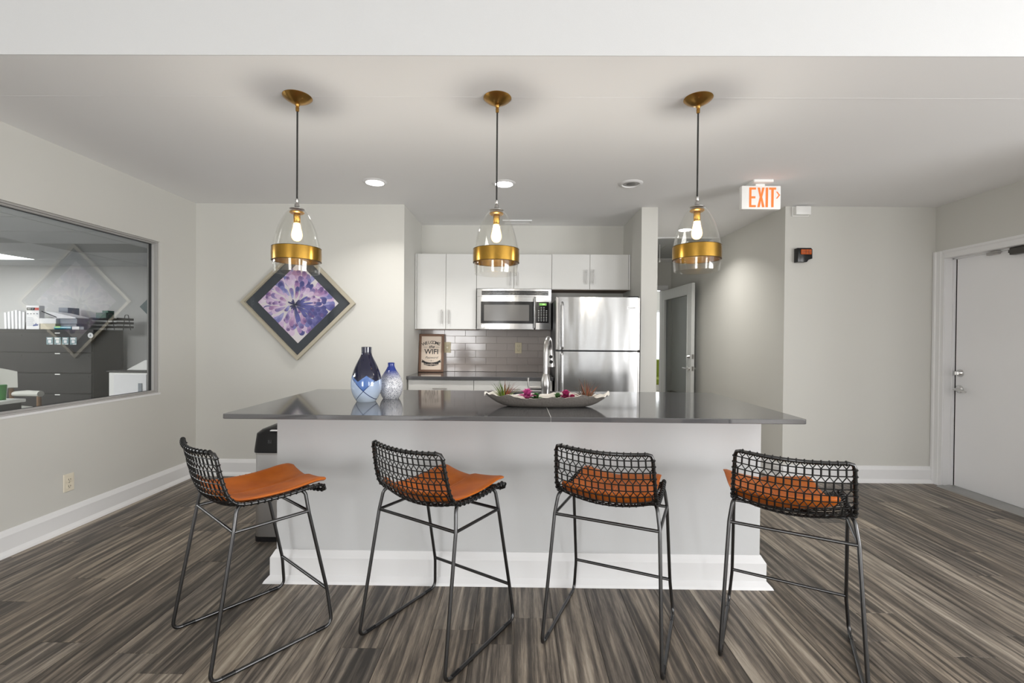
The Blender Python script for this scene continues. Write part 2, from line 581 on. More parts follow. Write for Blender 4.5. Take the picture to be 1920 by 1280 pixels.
for _i in range(len(_xs) - 1):
    if _i % 2 == 0:
        _bw.box(_xs[_i], _xs[_i + 1], FYR - .1, FYR, 0, ZF)
    else:
        _bw.box(_xs[_i], _xs[_i + 1], FYR - .1, FYR, 0, .1).box(_xs[_i], _xs[_i + 1], FYR - .1, FYR, 2.4, ZF)
struct('wall_front_room_rear', _bw, M_wall)
EX0, EX1, EZ = 1.38, 2.305, 2.06                  # doorway at the end of the hall
struct('wall_hall_end', B().box(HX0 - .15, EX0, YE, YE + .12, 0, ZC).box(EX1, HX1 + .1, YE, YE + .12, 0, ZC).box(EX0, EX1, YE, YE + .12, EZ, ZC), M_wall, 'wall with doorway at the end of the hall')

# ------------------------------------------------------------------ baseboards
BBP = [(0, 0), (.034, 0), (.030, .014), (.018, .034), (.018, .118), (.012, .134), (.006, .148), (0, .150)]


def skirt(name, p0, p1, nrm, label, h=1.0, mat_=None, parent=None):
    """baseboard from p0 to p1 (xy), profile standing off along nrm"""
    b = B()
    q = []
    for p in (p0, p1):
        q.append([b.bm.verts.new((p[0] + nrm[0] * d, p[1] + nrm[1] * d, z * h)) for d, z in BBP])
    n = len(BBP)
    for i in range(n):
        b.bm.faces.new((q[0][i], q[1][i], q[1][(i + 1) % n], q[0][(i + 1) % n]))
    b.bm.faces.new(q[0]); b.bm.faces.new(q[1])
    if parent is None:
        return struct(name, b, mat_ or M_trim, label)
    return obj(name, b, mat_ or M_trim, parent)


skirt('baseboard_left', (XL, FYR), (XL, YB), (1, 0), 'white baseboard below the office window')
skirt('baseboard_back_left', (XL, YB), (KX0, YB), (0, -1), 'white baseboard below the flower picture')
skirt('baseboard_back_right', (HX1, YB), (XR, YB), (0, -1), 'white baseboard beside the white door')
skirt('baseboard_hall', (HX1, YE), (HX1, YB), (-1, 0), 'white baseboard along the hall')
skirt('baseboard_post', (KX1, 4.21), (HX0, 4.21), (0, -1), 'white baseboard on the wall end by the fridge')

# ------------------------------------------------------------------ office window
w = struct_root('window_1', (XL - .05, (WY0 + WY1) / 2, WZ0), 'interior window looking into the office')


def ring(b, x0, x1, y0, y1, z0, z1, t):
    b.box(x0, x1, y0, y1, z0, z0 + t); b.box(x0, x1, y0, y1, z1 - t, z1)
    b.box(x0, x1, y0, y0 + t, z0 + t, z1 - t); b.box(x0, x1, y1 - t, y1, z0 + t, z1 - t)
    return b


M_alu = mat('grey_anodised_frame', srgb(176, 174, 172), 0.45, 0.2)
obj('frame', ring(ring(B(), XL - .045, XL - .012, WY0, WY1, WZ0, WZ1, .012), XL - .052, XL - .03, WY0 + .012, WY1 - .012, WZ0 + .012, WZ1 - .012, .010), M_alu, w)
obj('gasket', ring(B(), XL - .076, XL - .052, WY0, WY1, WZ0, WZ1, .022), M_blackmat, w)
obj('pane', B().box(XL - .072, XL - .0715, WY0 + .02, WY1 - .02, WZ0 + .02, WZ1 - .02), M_pane, w)
obj('sill', B().box(XL - .012, XL + .004, WY0 - .005, WY1 + .005, WZ0 - .012, WZ0 + .002), M_trim, w)
obj('outer_frame', ring(B(), XL - .1, XL - .076, WY0, WY1, WZ0, WZ1, .008), M_alu, w)

# ------------------------------------------------------------------ white door on the right
d2 = struct_root('door_2', (XR + .1, (DY0 + DY1) / 2, 0), 'white painted flat door in the right wall')
M_door = mat('door_white_paint', srgb(238, 238, 240), 0.42, bump=(60, 0.03), vary=0.015)
obj('door_panel', B().box(XR + .085, XR + .128, DY0 + .006, DY1 - .020, .016, DZ - .006, bev=.002), M_door, d2)
obj('dark_gap_strip', B().box(XR + .095, XR + .12, DY1 - .020, DY1 - .002, .012, DZ - .004).box(XR + .100, XR + .12, DY0 + .002, DY1 - .002, DZ - .006, DZ), M_blackmat, d2)  # black strips stand in for the dark gap round the door
hx = XR + .085
bolt = obj('deadbolt', B().lathe([(0, -.030), (.018, -.030), (.022, -.024), (.032, -.006), (.034, 0)], (hx, 4.0, 1.012), 24, 'x'), M_chrome, d2, smooth=True)
obj('thumb_turn', B().box(hx - .05, hx - .028, 3.993, 4.007, .995, 1.029, bev=.003), M_chrome, bolt)
lv = obj('lever_handle', B().lathe([(0, -.016), (.024, -.016), (.033, -.008), (.034, 0)], (hx, 4.002, .872), 24, 'x')
         .tube(fillet([(hx - .01, 4.002, .872), (hx - .058, 4.002, .872), (hx - .062, 3.945, .868), (hx - .060, 3.89, .858)], .012), [.011] * 0 or .0095, 12), M_chrome, d2, smooth=True)
obj('door_closer', B().box(hx - .055, hx, 3.30, 3.575, 1.965, 2.02, bev=.006).box(hx - .035, hx - .012, 3.575, 3.60, 1.985, 2.008, bev=.003), mat('dark_bronze', (.10, .095, .09), .35, .8), d2)
obj('contact_sensor', B().box(hx - .03, hx, 3.68, 3.77, 1.995, 2.018, bev=.003).box(hx - .05, hx - .01, 3.66, 3.72, 2.005, 2.02, bev=.003), M_alu, d2)
t1 = struct_root('trim_1', (XR, 3.6, 0), 'white casing around the white door')


def casing_board(parent, y0, y1, z0, z1, vertical=True, inner_hi=True):
    b = B()
    if vertical:
        a, c = (y0, y1) if inner_hi else (y1, y0)     # a = outer edge, c = inner edge
        s = 1 if c > a else -1
        pts = [(XR, a), (XR - .026, a), (XR - .026, a + s * .018), (XR - .019, a + s * .028), (XR - .017, a + s * .060), (XR - .013, a + s * .068), (XR - .011, c), (XR, c)]
        return obj('casing_leg', b.prism(pts, 'z', z0, z1), M_trim, parent)
    pts = [(XR, z1), (XR - .026, z1), (XR - .026, z1 - .018), (XR - .019, z1 - .028), (XR - .013, z0 + .01), (XR - .011, z0), (XR, z0)]
    return obj('casing_head', b.prism(pts, 'y', y0, y1), M_trim, parent)


casing_board(t1, 4.155, DY1, 0, 2.093)
casing_board(t1, 3.035, DY0, 0, 2.093)
casing_board(t1, DY0 + .0, DY1 - .0, DZ, 2.093, vertical=False)
obj('jamb', B().box(XR - .002, XR + .15, DY1 - .002, DY1 + .004, 0, DZ).box(XR - .002, XR + .15, DY0 - .004, DY0 + .002, 0, DZ).box(XR - .002, XR + .15, DY0, DY1, DZ - .002, DZ + .004)
    .box(XR + .062, XR + .083, DY1 - .014, DY1 - .002, 0, DZ).box(XR + .062, XR + .083, DY0, DY1, DZ - .012, DZ - .002), M_trim, t1)
obj('threshold', B().prism([(XR - .055, 0), (XR - .045, .008), (XR + .0, .014), (XR + .02, .010), (XR + .06, .016), (XR + .15, .016), (XR + .15, 0)], 'y', DY0 + .004, DY1 - .004), mat('worn_aluminium', (.45, .45, .44), .4, .9, vary=.2), t1)

# ------------------------------------------------------------------ hall: glass door, doorway casing, ceiling hatch
d1 = struct_root('door_1', (2.300, 7.145, 0), 'white framed glass door standing open in the hall')
d1.rotation_euler = (0, 0, math.atan2(6.0 - 7.145, 2.328 - 2.300))
DW = 1.145


def dbox(b, a0, a1, z0, z1, t0=-.022, t1=.022, bev=0.0):
    return b.box(a0, a1, t0, t1, z0, z1, bev=bev)


M_doorg = mat('hall_door_paint', srgb(214, 216, 215), 0.4)
for nm, a0, a1, z0, z1 in (('hinge_stile', 0, .13, .012, 2.035), ('lock_stile', DW - .13, DW, .012, 2.035), ('top_rail', .13, DW - .13, 1.90, 2.035), ('bottom_rail', .13, DW - .13, .012, .26)):
    obj(nm, dbox(B(), a0, a1, z0, z1, bev=.002), M_doorg, d1, local=True)
obj('glazing_bead', dbox(dbox(dbox(dbox(B(), .13, .142, .26, 1.90, -.028, .028), DW - .142, DW - .13, .26, 1.90, -.028, .028), .13, DW - .13, 1.888, 1.90, -.028, .028), .13, DW - .13, .26, .272, -.028, .028), M_doorg, d1, local=True)
obj('pane', dbox(B(), .14, DW - .14, .27, 1.89, -.001, .001), thin_glass('hall_door_glass', (.55, .57, .57), 2.0), d1, local=True)
lk = obj('deadbolt', B().lathe([(0, -.055), (.016, -.055), (.022, -.04), (.028, -.022)], (DW - .065, 0, 1.06), 20, 'y').lathe([(.028, .022), (.022, .035), (0, .037)], (DW - .065, 0, 1.06), 20, 'y'), M_chrome, d1, local=True, smooth=True)
obj('lever_handle', B().lathe([(0, -.04), (.026, -.036), (.030, -.022)], (DW - .065, 0, .90), 20, 'y').tube([(DW - .065, -.03, .90), (DW - .065, -.06, .90), (DW - .10, -.066, .90), (DW - .17, -.066, .90)], .009, 10)
    .lathe([(.030, .022), (.026, .036), (0, .04)], (DW - .065, 0, .90), 20, 'y').tube([(DW - .065, .03, .90), (DW - .065, .06, .90), (DW - .17, .066, .90)], .009, 10), M_chrome, d1, local=True, smooth=True)
obj('latch_plate', B().box(DW - .001, DW + .002, -.013, .013, .87, .93).box(DW - .001, DW + .002, -.013, .013, 1.03, 1.09), M_nickel, d1, local=True)
t2 = struct_root('trim_2', (1.8, YE, 0), 'white casing of the doorway at the end of the hall')
obj('casing_leg', B().box(EX1, EX1 + .085, YE - .018, YE, 0, EZ, bev=.004), M_trim, t2)
obj('casing_leg', B().box(EX0 - .07, EX0, YE - .018, YE, 0, EZ, bev=.004), M_trim, t2)
obj('casing_head', B().box(EX0 - .07, EX1 + .085, YE - .02, YE, EZ, EZ + .075, bev=.004), M_trim, t2)
obj('jamb', B().box(EX1 - .004, EX1 + .002, YE, YE + .12, 0, EZ).box(EX0 - .002, EX0 + .004, YE, YE + .12, 0, EZ).box(EX0, EX1, YE, YE + .12, EZ - .004, EZ + .002), M_trim, t2)
sk = struct('trim_3', B().box(1.42, 2.40, 5.43, 5.47, ZC - .012, ZC).box(1.42, 2.40, 6.85, 6.89, ZC - .012, ZC).box(1.42, 1.46, 5.47, 6.85, ZC - .012, ZC).box(2.36, 2.40, 5.47, 6.85, ZC - .012, ZC), M_trim, 'white trim frame around the ceiling hatch in the hall')
obj('hatch_panel', B().box(1.46, 1.93, 5.47, 6.85, ZC - .005, ZC - .001).box(1.935, 2.36, 5.47, 6.85, ZC - .005, ZC - .001), mat('hatch_board', srgb(168, 170, 170), .7), sk)
pc = thing('pull_cord', 'thin white pull cord hanging from the hall ceiling hatch', 'pull cord', (1.83, 5.84, 2.27))
obj('cord', B().cyl((1.83, 5.84, 2.29), (1.83, 5.84, ZC - .006), .003, seg=6), M_white, pc)
obj('knob', B().lathe([(0, 0), (.008, .002), (.012, .012), (.008, .025), (.003, .032)], (1.83, 5.84, 2.27), 12), M_white, pc, smooth=True)

# ------------------------------------------------------------------ room beyond the hall
struct('wall_far_room_right', B().box(4.6, 4.7, YE + .12, YE + 4.2, 0, 2.6), M_wall)
struct('wall_far_room_left', B().box(.4, .5, YE + .12, YE + 4.2, 0, 2.6), M_wall)
struct('wall_far_room_front', B().box(HX1 + .1, 4.6, YE, YE + .12, 0, 2.6).box(.5, HX0 - .15, YE + .0, YE + .12, 0, 2.6), M_wall)
struct('wall_far_room_back', B().box(.5, 2.4, YE + 4.1, YE + 4.2, 0, 2.6).box(4.3, 4.6, YE + 4.1, YE + 4.2, 0, 2.6).box(2.4, 4.3, YE + 4.1, YE + 4.2, 0, .55).box(2.4, 4.3, YE + 4.1, YE + 4.2, 2.0, 2.6), M_wall)
struct('ceiling_far_room', B().box(.4, 4.7, YE, YE + 4.2, 2.6, 2.7), M_ceil)
fw = struct_root('window_2', (3.35, YE + 4.12, .55), 'bright window of the room beyond the hall')
obj('frame', B().box(2.4, 4.3, YE + 4.1, YE + 4.14, .55, .60).box(2.4, 4.3, YE + 4.1, YE + 4.14, 1.95, 2.0).box(2.4, 2.45, YE + 4.1, YE + 4.14, .6, 1.95).box(4.25, 4.3, YE + 4.1, YE + 4.14, .6, 1.95).box(3.33, 3.37, YE + 4.1, YE + 4.14, .6, 1.95), M_trim, fw)
obj('pane', B().box(2.45, 4.25, YE + 4.12, YE + 4.121, .6, 1.95), M_pane, fw)
area_light('daylight_far_window', (3.35, YE + 4.05, 1.3), (-PI / 2, 0, 0), 1.8, 1.35, 60, (.95, .98, 1.0))
lc = thing('lounge_chair', 'lime green lounge chair in the bright room beyond the hall', 'chair', (2.86, 9.3, 0))
M_lime = mat('lime_fabric', srgb(150, 165, 60), .8)
obj('seat', B().box(2.56, 3.16, 9.0, 9.6, .38, .50, bev=.03, seg=2), M_lime, lc)
obj('backrest', B().box(2.56, 3.16, 9.55, 9.68, .45, .86, bev=.03, seg=2), M_lime, lc)
for x_ in (2.535, 3.185):
    obj('side_frame', B().tube([(x_, 9.0, 0), (x_, 9.0, .62), (x_, 9.62, .62), (x_, 9.66, 0)], .014, 8), M_blackmetal, lc)

# ------------------------------------------------------------------ office behind the window
OX0, OY0, OYB, OZ = -9.6, 0.4, 7.32, 2.40
M_owall = mat('office_wall_paint', srgb(196, 196, 195), .7)
struct('floor_office', B().box(OX0, XL - .1, OY0, OYB, -.06, 0), mat('office_carpet', srgb(70, 70, 72), .95, bump=(300, .3)), 'dark carpet of the office')
struct('wall_office_back', B().box(OX0, XL - .1, OYB, OYB + .1, 0, 2.7), M_owall, 'back wall of the office')
struct('wall_office_left', B().box(OX0 - .1, OX0, OY0, OYB, 0, 2.7), M_owall)
struct('wall_office_front', B().box(OX0, XL - .1, OY0 - .1, OY0, 0, 2.7), M_owall)
struct('wall_office_right', B().box(XL - .1, XL, YB + .12, OYB, 0, 2.7), M_owall)
M_tile = mat('ceiling_tile_board', srgb(205, 207, 208), .9, bump=(90, .12))
oc = struct('ceiling_office', B().box(OX0, XL - .1, OY0, OYB, OZ + .03, OZ + .1), M_white, 'suspended tile ceiling of the office')
tw, tl = .61, 1.22
b = B()
y = OYB
while y > OY0:
    b.box(OX0, XL - .1, y - .012, y + .012, OZ - .002, OZ + .006); y -= tw
x = -3.51
while x > OX0:
    b.box(x - .012, x + .012, OY0, OYB, OZ - .002, OZ + .006); x -= tl
obj('tile_grid', b, mat('tile_grid_white', srgb(196, 198, 199), .5), oc)
tme = mesh_from(B().box(-tl / 2 + .014, tl / 2 - .014, -tw / 2 + .014, tw / 2 - .014, .0, .012), 'ceiling_tile'); tme.materials.append(M_tile)
lme = mesh_from(B().box(-tl / 2 + .014, tl / 2 - .014, -tw / 2 + .014, tw / 2 - .014, -.002, .008), 'light_panel')
lme.materials.append(mat('lit_office_panel', (1, 1, 1), .5, emis=(1, 1, 1), strength=3))
gme = mesh_from(B().box(-tl / 2 + .014, tl / 2 - .014, -tw / 2 + .014, tw / 2 - .014, -.002, .008), 'return_grille'); gme.materials.append(mat('return_grille_grey', srgb(150, 152, 152), .6))
nx, ny = int((-3.51 - OX0) / tl) + 1, int((OYB - OY0) / tw) + 1
office_lights = {(3, 1), (3, 7)}  # far panel is visible, near one is unseen and added to light the office
for i in range(nx):
    for j in range(ny):
        cx, cy = -3.51 - tl * (i + .5), OYB - tw * (j + .5)
        if cx - tl / 2 < OX0 or cy - tw / 2 < OY0:
            continue
        me = lme if (i, j) in office_lights else (gme if (i, j) in ((2, 3), (1, 2)) else tme)
        o = bpy.data.objects.new('light_panel' if me is lme else ('return_grille' if me is gme else 'ceiling_tile'), me)
        o.location = (cx, cy, OZ); o.parent = oc; COL.objects.link(o)
area_light('office_ceiling_light', (-6.4, 2.6, OZ - .03), (0, 0, 0), 1.2, 1.2, 120, (1, 1, .99))  # added fill lamp without a fixture, kept out of view
area_light('office_fill_light_b', (-8.9, 4.6, OZ - .03), (0, 0, 0), 1.0, 1.2, 100, (1, 1, .99))  # second unseen fill lamp, added to brighten the office

# filing cabinets
M_file = mat('charcoal_file_metal', srgb(46, 45, 45), .6, vary=.05, spec=.25)
M_file2 = mat('dark_file_groove', srgb(26, 26, 26), .6)


def filing(x0, x1, y0, y1, top, label, grooves=True):
    t = thing('filing_cabinet', label, 'filing cabinet', ((x0 + x1) / 2, (y0 + y1) / 2, 0), group='filing cabinets in the office')
    obj('cabinet_body', B().box(x0, x1, y0 + .02, y1, 0, top, bev=.003), M_file, t)
    for k, zt in enumerate((1.315, 1.01, .70, .395)):
        zb = zt - .297
        d = obj('drawer', B().box(x0 + .012, x1 - .012, y0, y0 + .0195, zb, zt, bev=.003), M_file, t)
        obj('pull_groove', B().box(x0 + .05, x1 - .05, y0 - .003, y0 + .001, zt - .055, zt - .032), M_file2, d)
        xm = x0 + .505 * (x1 - x0)
        obj('label_holder', B().box(xm - .038, xm + .038, y0 - .004, y0 + .001, zt - .016, zt - .003), M_white, d)
    return t


filing(-7.376, -6.325, 6.70, 7.24, 1.36, 'charcoal lateral filing cabinet with letter trays on its top')
filing(-8.47, -7.40, 6.76, 7.26, 1.362, 'dark filing cabinet at the left edge of the office window')
# things on the filing cabinets
FT = 1.361
M_shade = mat('grey_board', srgb(140, 146, 152), .7)
for k in range(6):
    xx = -7.83 + k * .055
    h = .29 - .012 * abs(k - 3)
    tag(obj('document_folder', B().box(xx, xx + .034, 6.86, 7.10, FT + .001, FT + h, bev=.003, M=Matrix.Translation((xx, 0, FT)) @ Matrix.Rotation(-.04 * (1 - k / 5), 4, 'Y') @ Matrix.Translation((-xx, 0, -FT))), M_paper, origin=(xx + .017, 6.98, FT)),
        'white upright folder on the dark cabinet, %s from the left' % ('first', 'second', 'third', 'fourth', 'fifth', 'sixth')[k], 'folder', 'upright white folders on the filing cabinet')
fh = thing('file_holder', 'black slanted file holder beside the white boxed software', 'file holder', (-7.46, 6.98, FT))
obj('holder_wall', B().prism([(-7.50, FT), (-7.48, FT + .11), (-7.46, FT + .125), (-7.38, FT + .125), (-7.38, FT)], 'y', 6.84, 6.852), M_blackmat, fh)
obj('holder_base', B().box(-7.50, -7.38, 6.853, 7.1, FT, FT + .006), M_blackmat, fh)
obj('holder_label', B().box(-7.455, -7.39, 6.836, 6.8395, FT + .02, FT + .085), M_paper, fh)
bxs = thing('carton', 'white upright carton with black and red band on the cabinet', 'box', (-7.28, 6.80, FT))
obj('carton_body', B().box(-7.375, -7.175, 6.75, 6.83, FT, FT + .355, bev=.002), M_paper, bxs)
obj('dark_band', B().box(-7.365, -7.24, 6.7482, 6.7495, FT + .285, FT + .325), M_blackmat, bxs)
obj('red_band', B().box(-7.24, -7.18, 6.7482, 6.7495, FT + .285, FT + .325), mat('carton_red', srgb(190, 70, 55), .5), bxs)
text_mesh('band_lettering', 'FIRST IT', .028, M_paper, bxs, (-7.305, 6.7475, FT + .305), sx=1.0)
obj('blue_print', B().prism([(-7.27, FT + .06), (-7.25, FT + .075), (-7.235, FT + .07), (-7.225, FT + .095), (-7.21, FT + .07), (-7.19, FT + .08), (-7.195, FT + .055), (-7.265, FT + .045)], 'y', 6.748, 6.7495), mat('carton_blue', srgb(60, 80, 140), .5), bxs)
b = B()
for i in range(4):
    b.box(-7.36 + i * .047, -7.335 + i * .047, 6.7482, 6.7495, FT + .225, FT + .24)
for i in range(6):
    b.box(-7.36, -7.27 + .01 * (i % 3), 6.7482, 6.7495, FT + .17 - i * .022, FT + .174 - i * .022)
obj('printed_lines', b, M_shade, bxs)['kind'] = 'stuff'
gb = tag(obj('binder', B().box(-7.17, -7.02, 7.03, 7.22, FT, FT + .345, bev=.004), M_shade, origin=(-7.1, 7.07, FT)), 'grey upright binder behind the white carton', 'binder')
bk1 = tag(obj('storage_box', B().box(-7.15, -6.92, 6.74, 7.0, FT, FT + .085, bev=.003), mat('tan_board', srgb(196, 188, 168), .7), origin=(-7.03, 6.87, FT)), 'flat tan and white box at the bottom of the stack', 'box')
bk2 = thing('ring_binder', 'white ring binder lying on the tan box with grey spine side', 'binder', (-6.93, 6.87, FT + .086))
obj('binder_cover', B().box(-7.165, -6.91, 6.74, 7.02, FT + .086, FT + .165, bev=.003), M_paper, bk2)
obj('binder_spine', B().box(-6.9095, -6.63, 6.78, 7.02, FT + .0862, FT + .165, bev=.003), M_shade, bk2)
tp = thing('paper_stack', 'white papers and covers splayed on top of the ring binder', 'papers', (-6.9, 6.87, FT + .166))
obj('sheet_wedge', B().prism([(-7.165, FT + .275), (-6.93, FT + .168), (-6.63, FT + .166), (-6.63, FT + .18), (-6.95, FT + .255)], 'y', 6.76, 7.0), M_paper, tp)
obj('dark_cover', B().prism([(-7.15, FT + .268), (-6.925, FT + .178), (-6.915, FT + .186), (-7.14, FT + .278)], 'y', 6.752, 6.7595), M_blackmat, tp)
tag(obj('bound_books', B().box(-6.905, -6.66, 6.80, 7.0, FT, FT + .084, bev=.003), M_shade, origin=(-6.78, 6.9, FT)), 'grey bound volume under the ring binder beside the tan box', 'book')
mk = thing('marker_pouch', 'teal and green glossy tube lying at the cabinet front edge', 'tube', (-6.80, 6.73, FT))
obj('tube_body', B().tube([(-6.93, 6.735, FT + .024), (-6.915, 6.735, FT + .024), (-6.66, 6.735, FT + .024)], [.012, .023, .023], 12), mat('teal_gloss', srgb(40, 130, 150), .3), mk)
obj('green_part', B().tube([(-6.90, 6.735, FT + .026), (-6.82, 6.735, FT + .026)], .0235, 12), mat('green_gloss', srgb(90, 170, 40), .3), mk)
tag(obj('label_carton', B().box(-6.64, -6.53, 6.71, 6.78, FT, FT + .045, bev=.002), M_paper, origin=(-6.585, 6.745, FT)), 'small white carton right of the teal tube', 'box')
tag(obj('staple_carton', B().box(-6.52, -6.46, 6.71, 6.77, FT, FT + .040, bev=.002), M_shade, origin=(-6.49, 6.74, FT)), 'tiny grey carton between the white carton and letter trays', 'box')
lt = thing('letter_tray', 'black three tier wire letter tray on the charcoal cabinet', 'letter tray', (-6.22, 6.95, FT))
for k in range(3):
    z = FT + .03 + k * .06
    obj('tray', B().box(-6.45, -6.04, 6.80, 7.10, z, z + .006).box(-6.45, -6.444, 6.80, 7.10, z + .006, z + .034).box(-6.046, -6.04, 6.80, 7.10, z + .006, z + .034).box(-6.444, -6.046, 7.094, 7.10, z + .006, z + .034)
        .prism([(6.80, z), (6.775, z + .022), (6.779, z + .026), (6.806, z + .004)], 'x', -6.45, -6.04), M_blackmat, lt)
    obj('papers', B().box(-6.43, -6.24, 6.81, 7.08, z + .0065, z + .016), M_paper if k else M_shade, lt)
for s in (6.80, 7.09):
    obj('wire_arch', B().tube(fillet([(-6.20, s, FT), (-6.17, s, FT + .24), (-6.12, s, FT + .24), (-6.08, s, FT)], .02), .005, 6), M_blackmetal, lt)
gbx = thing('green_carton', 'dark green carton on top of the letter tray', 'box', (-6.33, 6.95, FT + .18))
obj('carton_body', B().box(-6.42, -6.26, 6.86, 7.0, FT + .180, FT + .262, bev=.002), mat('dark_green', srgb(44, 84, 70), .5), gbx)
obj('carton_lid', B().box(-6.34, -6.25, 6.88, 6.99, FT + .2622, FT + .295, bev=.002), mat('mid_green', srgb(56, 104, 84), .5), gbx)
for k in range(4):
    x = -6.96 + k * .118
    s = thing('notice_card', 'small blue grey card on the upper drawer, %s from the left' % ('first', 'second', 'third', 'fourth')[k], 'card', (x, 6.698, 1.20), group='cards on the upper drawer')
    obj('card', B().box(x - .05, x + .05, 6.696, 6.699, 1.135, 1.245), mat('card_blue_grey', srgb(120, 146, 152), .5) if k == 0 else bpy.data.materials['card_blue_grey'], s)
    obj('card_print', B().box(x - .035, x + .03, 6.6945, 6.6958, 1.21, 1.235).box(x - .022, x + .022, 6.6945, 6.6958, 1.16, 1.20).box(x - .005, x + .045, 6.6945, 6.6958, 1.138, 1.148), M_paper, s)
rs = thing('round_sticker', 'round white sticker near the right edge of the filing cabinet front', 'sticker', (-6.30, 6.69, 1.28))
obj('sticker_disc', B().lathe([(0, 0), (.04, 0), (.04, .003), (0, .003)], (-6.345, 6.693, 1.275), 24, 'y'), M_paper, rs)
obj('sticker_print', B().prism([(-6.36, 1.262), (-6.33, 1.262), (-6.345, 1.295)], 'y', 6.6915, 6.6928), M_shade, rs)
ds = thing('diamond_sign', 'dark green diamond sign on the office back wall', 'sign', (-5.90, OYB - .01, 1.74))
obj('sign_board', B().prism([(-6.115, 1.745), (-5.90, 1.96), (-5.685, 1.745), (-5.90, 1.53)], 'y', OYB - .018, OYB), mat('sign_green', srgb(58, 84, 88), .5), ds)
b = B()
for i in range(6):
    b.box(-5.985, -5.945, OYB - .0195, OYB - .0181, 1.64 + i * .032, 1.655 + i * .032).box(-5.985 + .012 * (i % 3), -5.975 + .012 * (i % 3), OYB - .0195, OYB - .0181, 1.655 + i * .032, 1.662 + i * .032)
obj('sign_lettering', b, M_paper, ds)
pr = thing('printer', 'white printer cabinet behind the right edge of the window', 'printer', (-5.85, 7.05, 0))
obj('printer_body', B().box(-6.17, -5.55, 6.80, 7.28, .0, .72, bev=.01), M_white, pr)
obj('top_plate', B().box(-6.19, -5.53, 6.78, 7.29, .722, .745, bev=.006), M_charcoal, pr)
obj('front_door', B().box(-6.08, -5.58, 6.785, 6.799, .12, .69, bev=.004), M_paper, pr)
obj('paper_feeder', B().prism([(-5.98, .75), (-5.70, .90), (-5.66, .90), (-5.66, .75)], 'y', 6.9, 7.2), M_white, pr)
obj('handle', B().box(-5.70, -5.64, 6.775, 6.7845, .42, .56, bev=.003), M_shade, pr)
# desk, tumbler and chair
dk = thing('desk', 'white topped dark desk corner below the office window', 'desk', (-4.7, 3.2, 0))
obj('desk_top', B().box(-5.4, -4.15, 2.4, 3.80, .715, .742, bev=.004), M_white, dk)
obj('desk_body', B().box(-5.35, -4.17, 2.45, 3.78, .0, .714), M_charcoal, dk)
obj('drawer_pull', B().box(-4.42, -4.32, 3.77, 3.79, .60, .615), M_nickel, dk)
tb = thing('tumbler', 'green tumbler on the white office desk', 'cup', (-4.26, 3.72, .742))
obj('cup_body', B().lathe([(0, 0), (.035, 0), (.042, .12), (.038, .125), (0, .125)], (-4.262, 3.70, .743), 24), mat('green_plastic', srgb(30, 130, 40), .3), tb, smooth=True)
obj('clear_sleeve', B().lathe([(.037, .0), (.045, .118)], (-4.262, 3.70, .743), 24), M_glass, tb)
ac = thing('guest_chair', 'pale grey upholstered office chair with wooden legs', 'chair', (-5.64, 4.81, 0), math.atan2(-.12, .43))
M_uph = mat('pale_grey_vinyl', srgb(196, 196, 190), .5)
M_wood = mat('walnut_leg', srgb(120, 92, 66), .5, vary=.15, vscale=30)
obj('seat', B().box(-.22, .26, -.25, .25, .40, .49, bev=.035, seg=3), M_uph, ac, local=True, smooth=True)
b = B()
prev = None
for i in range(13):                      # back curved round the sitter
    q = -1 + i / 6
    xx, yy, zt_ = -.26 + .13 * q * q, .285 * q, .93 - .07 * q * q
    th_ = .055 - .015 * abs(q)
    r_ = [b.bm.verts.new(p_) for p_ in ((xx, yy, .68), (xx - .01, yy, zt_), (xx - .01 - th_, yy * 1.06, zt_ - .012), (xx - th_, yy * 1.06, .67))]
    if prev:
        for k in range(4):
            b.bm.faces.new((prev[k], prev[(k + 1) % 4], r_[(k + 1) % 4], r_[k]))
    else:
        b.bm.faces.new(r_)
    prev = r_
b.bm.faces.new(prev[::-1])
obj('backrest', b, M_uph, ac, local=True, smooth=45)
for sg_ in (-1, 1):
    obj('armrest', B().tube([(-.22, .29 * sg_, .60), (0, .295 * sg_, .615), (.25, .29 * sg_, .62)], [.028, .036, .033], 10), M_uph, ac, local=True, smooth=True)
    obj('leg', B().tube([(.22, .29 * sg_, .60), (.22, .29 * sg_, .45), (.25, .29 * sg_, 0)], [.02, .022, .015], 8), M_wood, ac, local=True)
    obj('leg', B().tube([(-.22, .27 * sg_, .70), (-.22, .28 * sg_, .45), (-.30, .29 * sg_, 0)], [.022, .022, .015], 8), M_wood, ac, local=True)

# ------------------------------------------------------------------ wall outlets
def outlet(x, y, z, nrm, mt, label):
    """duplex receptacle; nrm is '-y' or '+x'"""
    t = thing('wall_outlet', label, 'outlet', (x, y, z), group='duplex wall outlets')
    def bx(u0, u1, d0, d1, z0, z1, bev=0):
        if nrm == '-y':
            return (x + u0, x + u1, y - d1, y - d0, z + z0, z + z1, bev)
        return (x + d0, x + d1, y + u0, y + u1, z + z0, z + z1, bev)
    obj('cover_plate', B().box(*bx(-.036, .036, 0, .006, -.058, .058, .002)), mt, t)
    for s in (-1, 1):
        r = obj('receptacle', B().box(*bx(-.017, .017, .0062, .009, s * .022 - .016, s * .022 + .016, .002)), mt, t)
        obj('slots', B().box(*bx(-.008, -.0055, .0091, .0096, s * .022 - .006, s * .022 + .005)).box(*bx(.0055, .008, .0091, .0096, s * .022 - .006, s * .022 + .004)).box(*bx(-.002, .002, .0091, .0096, s * .022 - .013, s * .022 - .009)), M_blackmat, r)
    obj('screw', B().box(*bx(-.003, .003, .0062, .0072, -.003, .003)), M_nickel, t)


outlet(XL, 2.967, .309, '+x', mat('almond_outlet', srgb(226, 218, 200), .4), 'almond wall outlet low on the left wall below the office window')

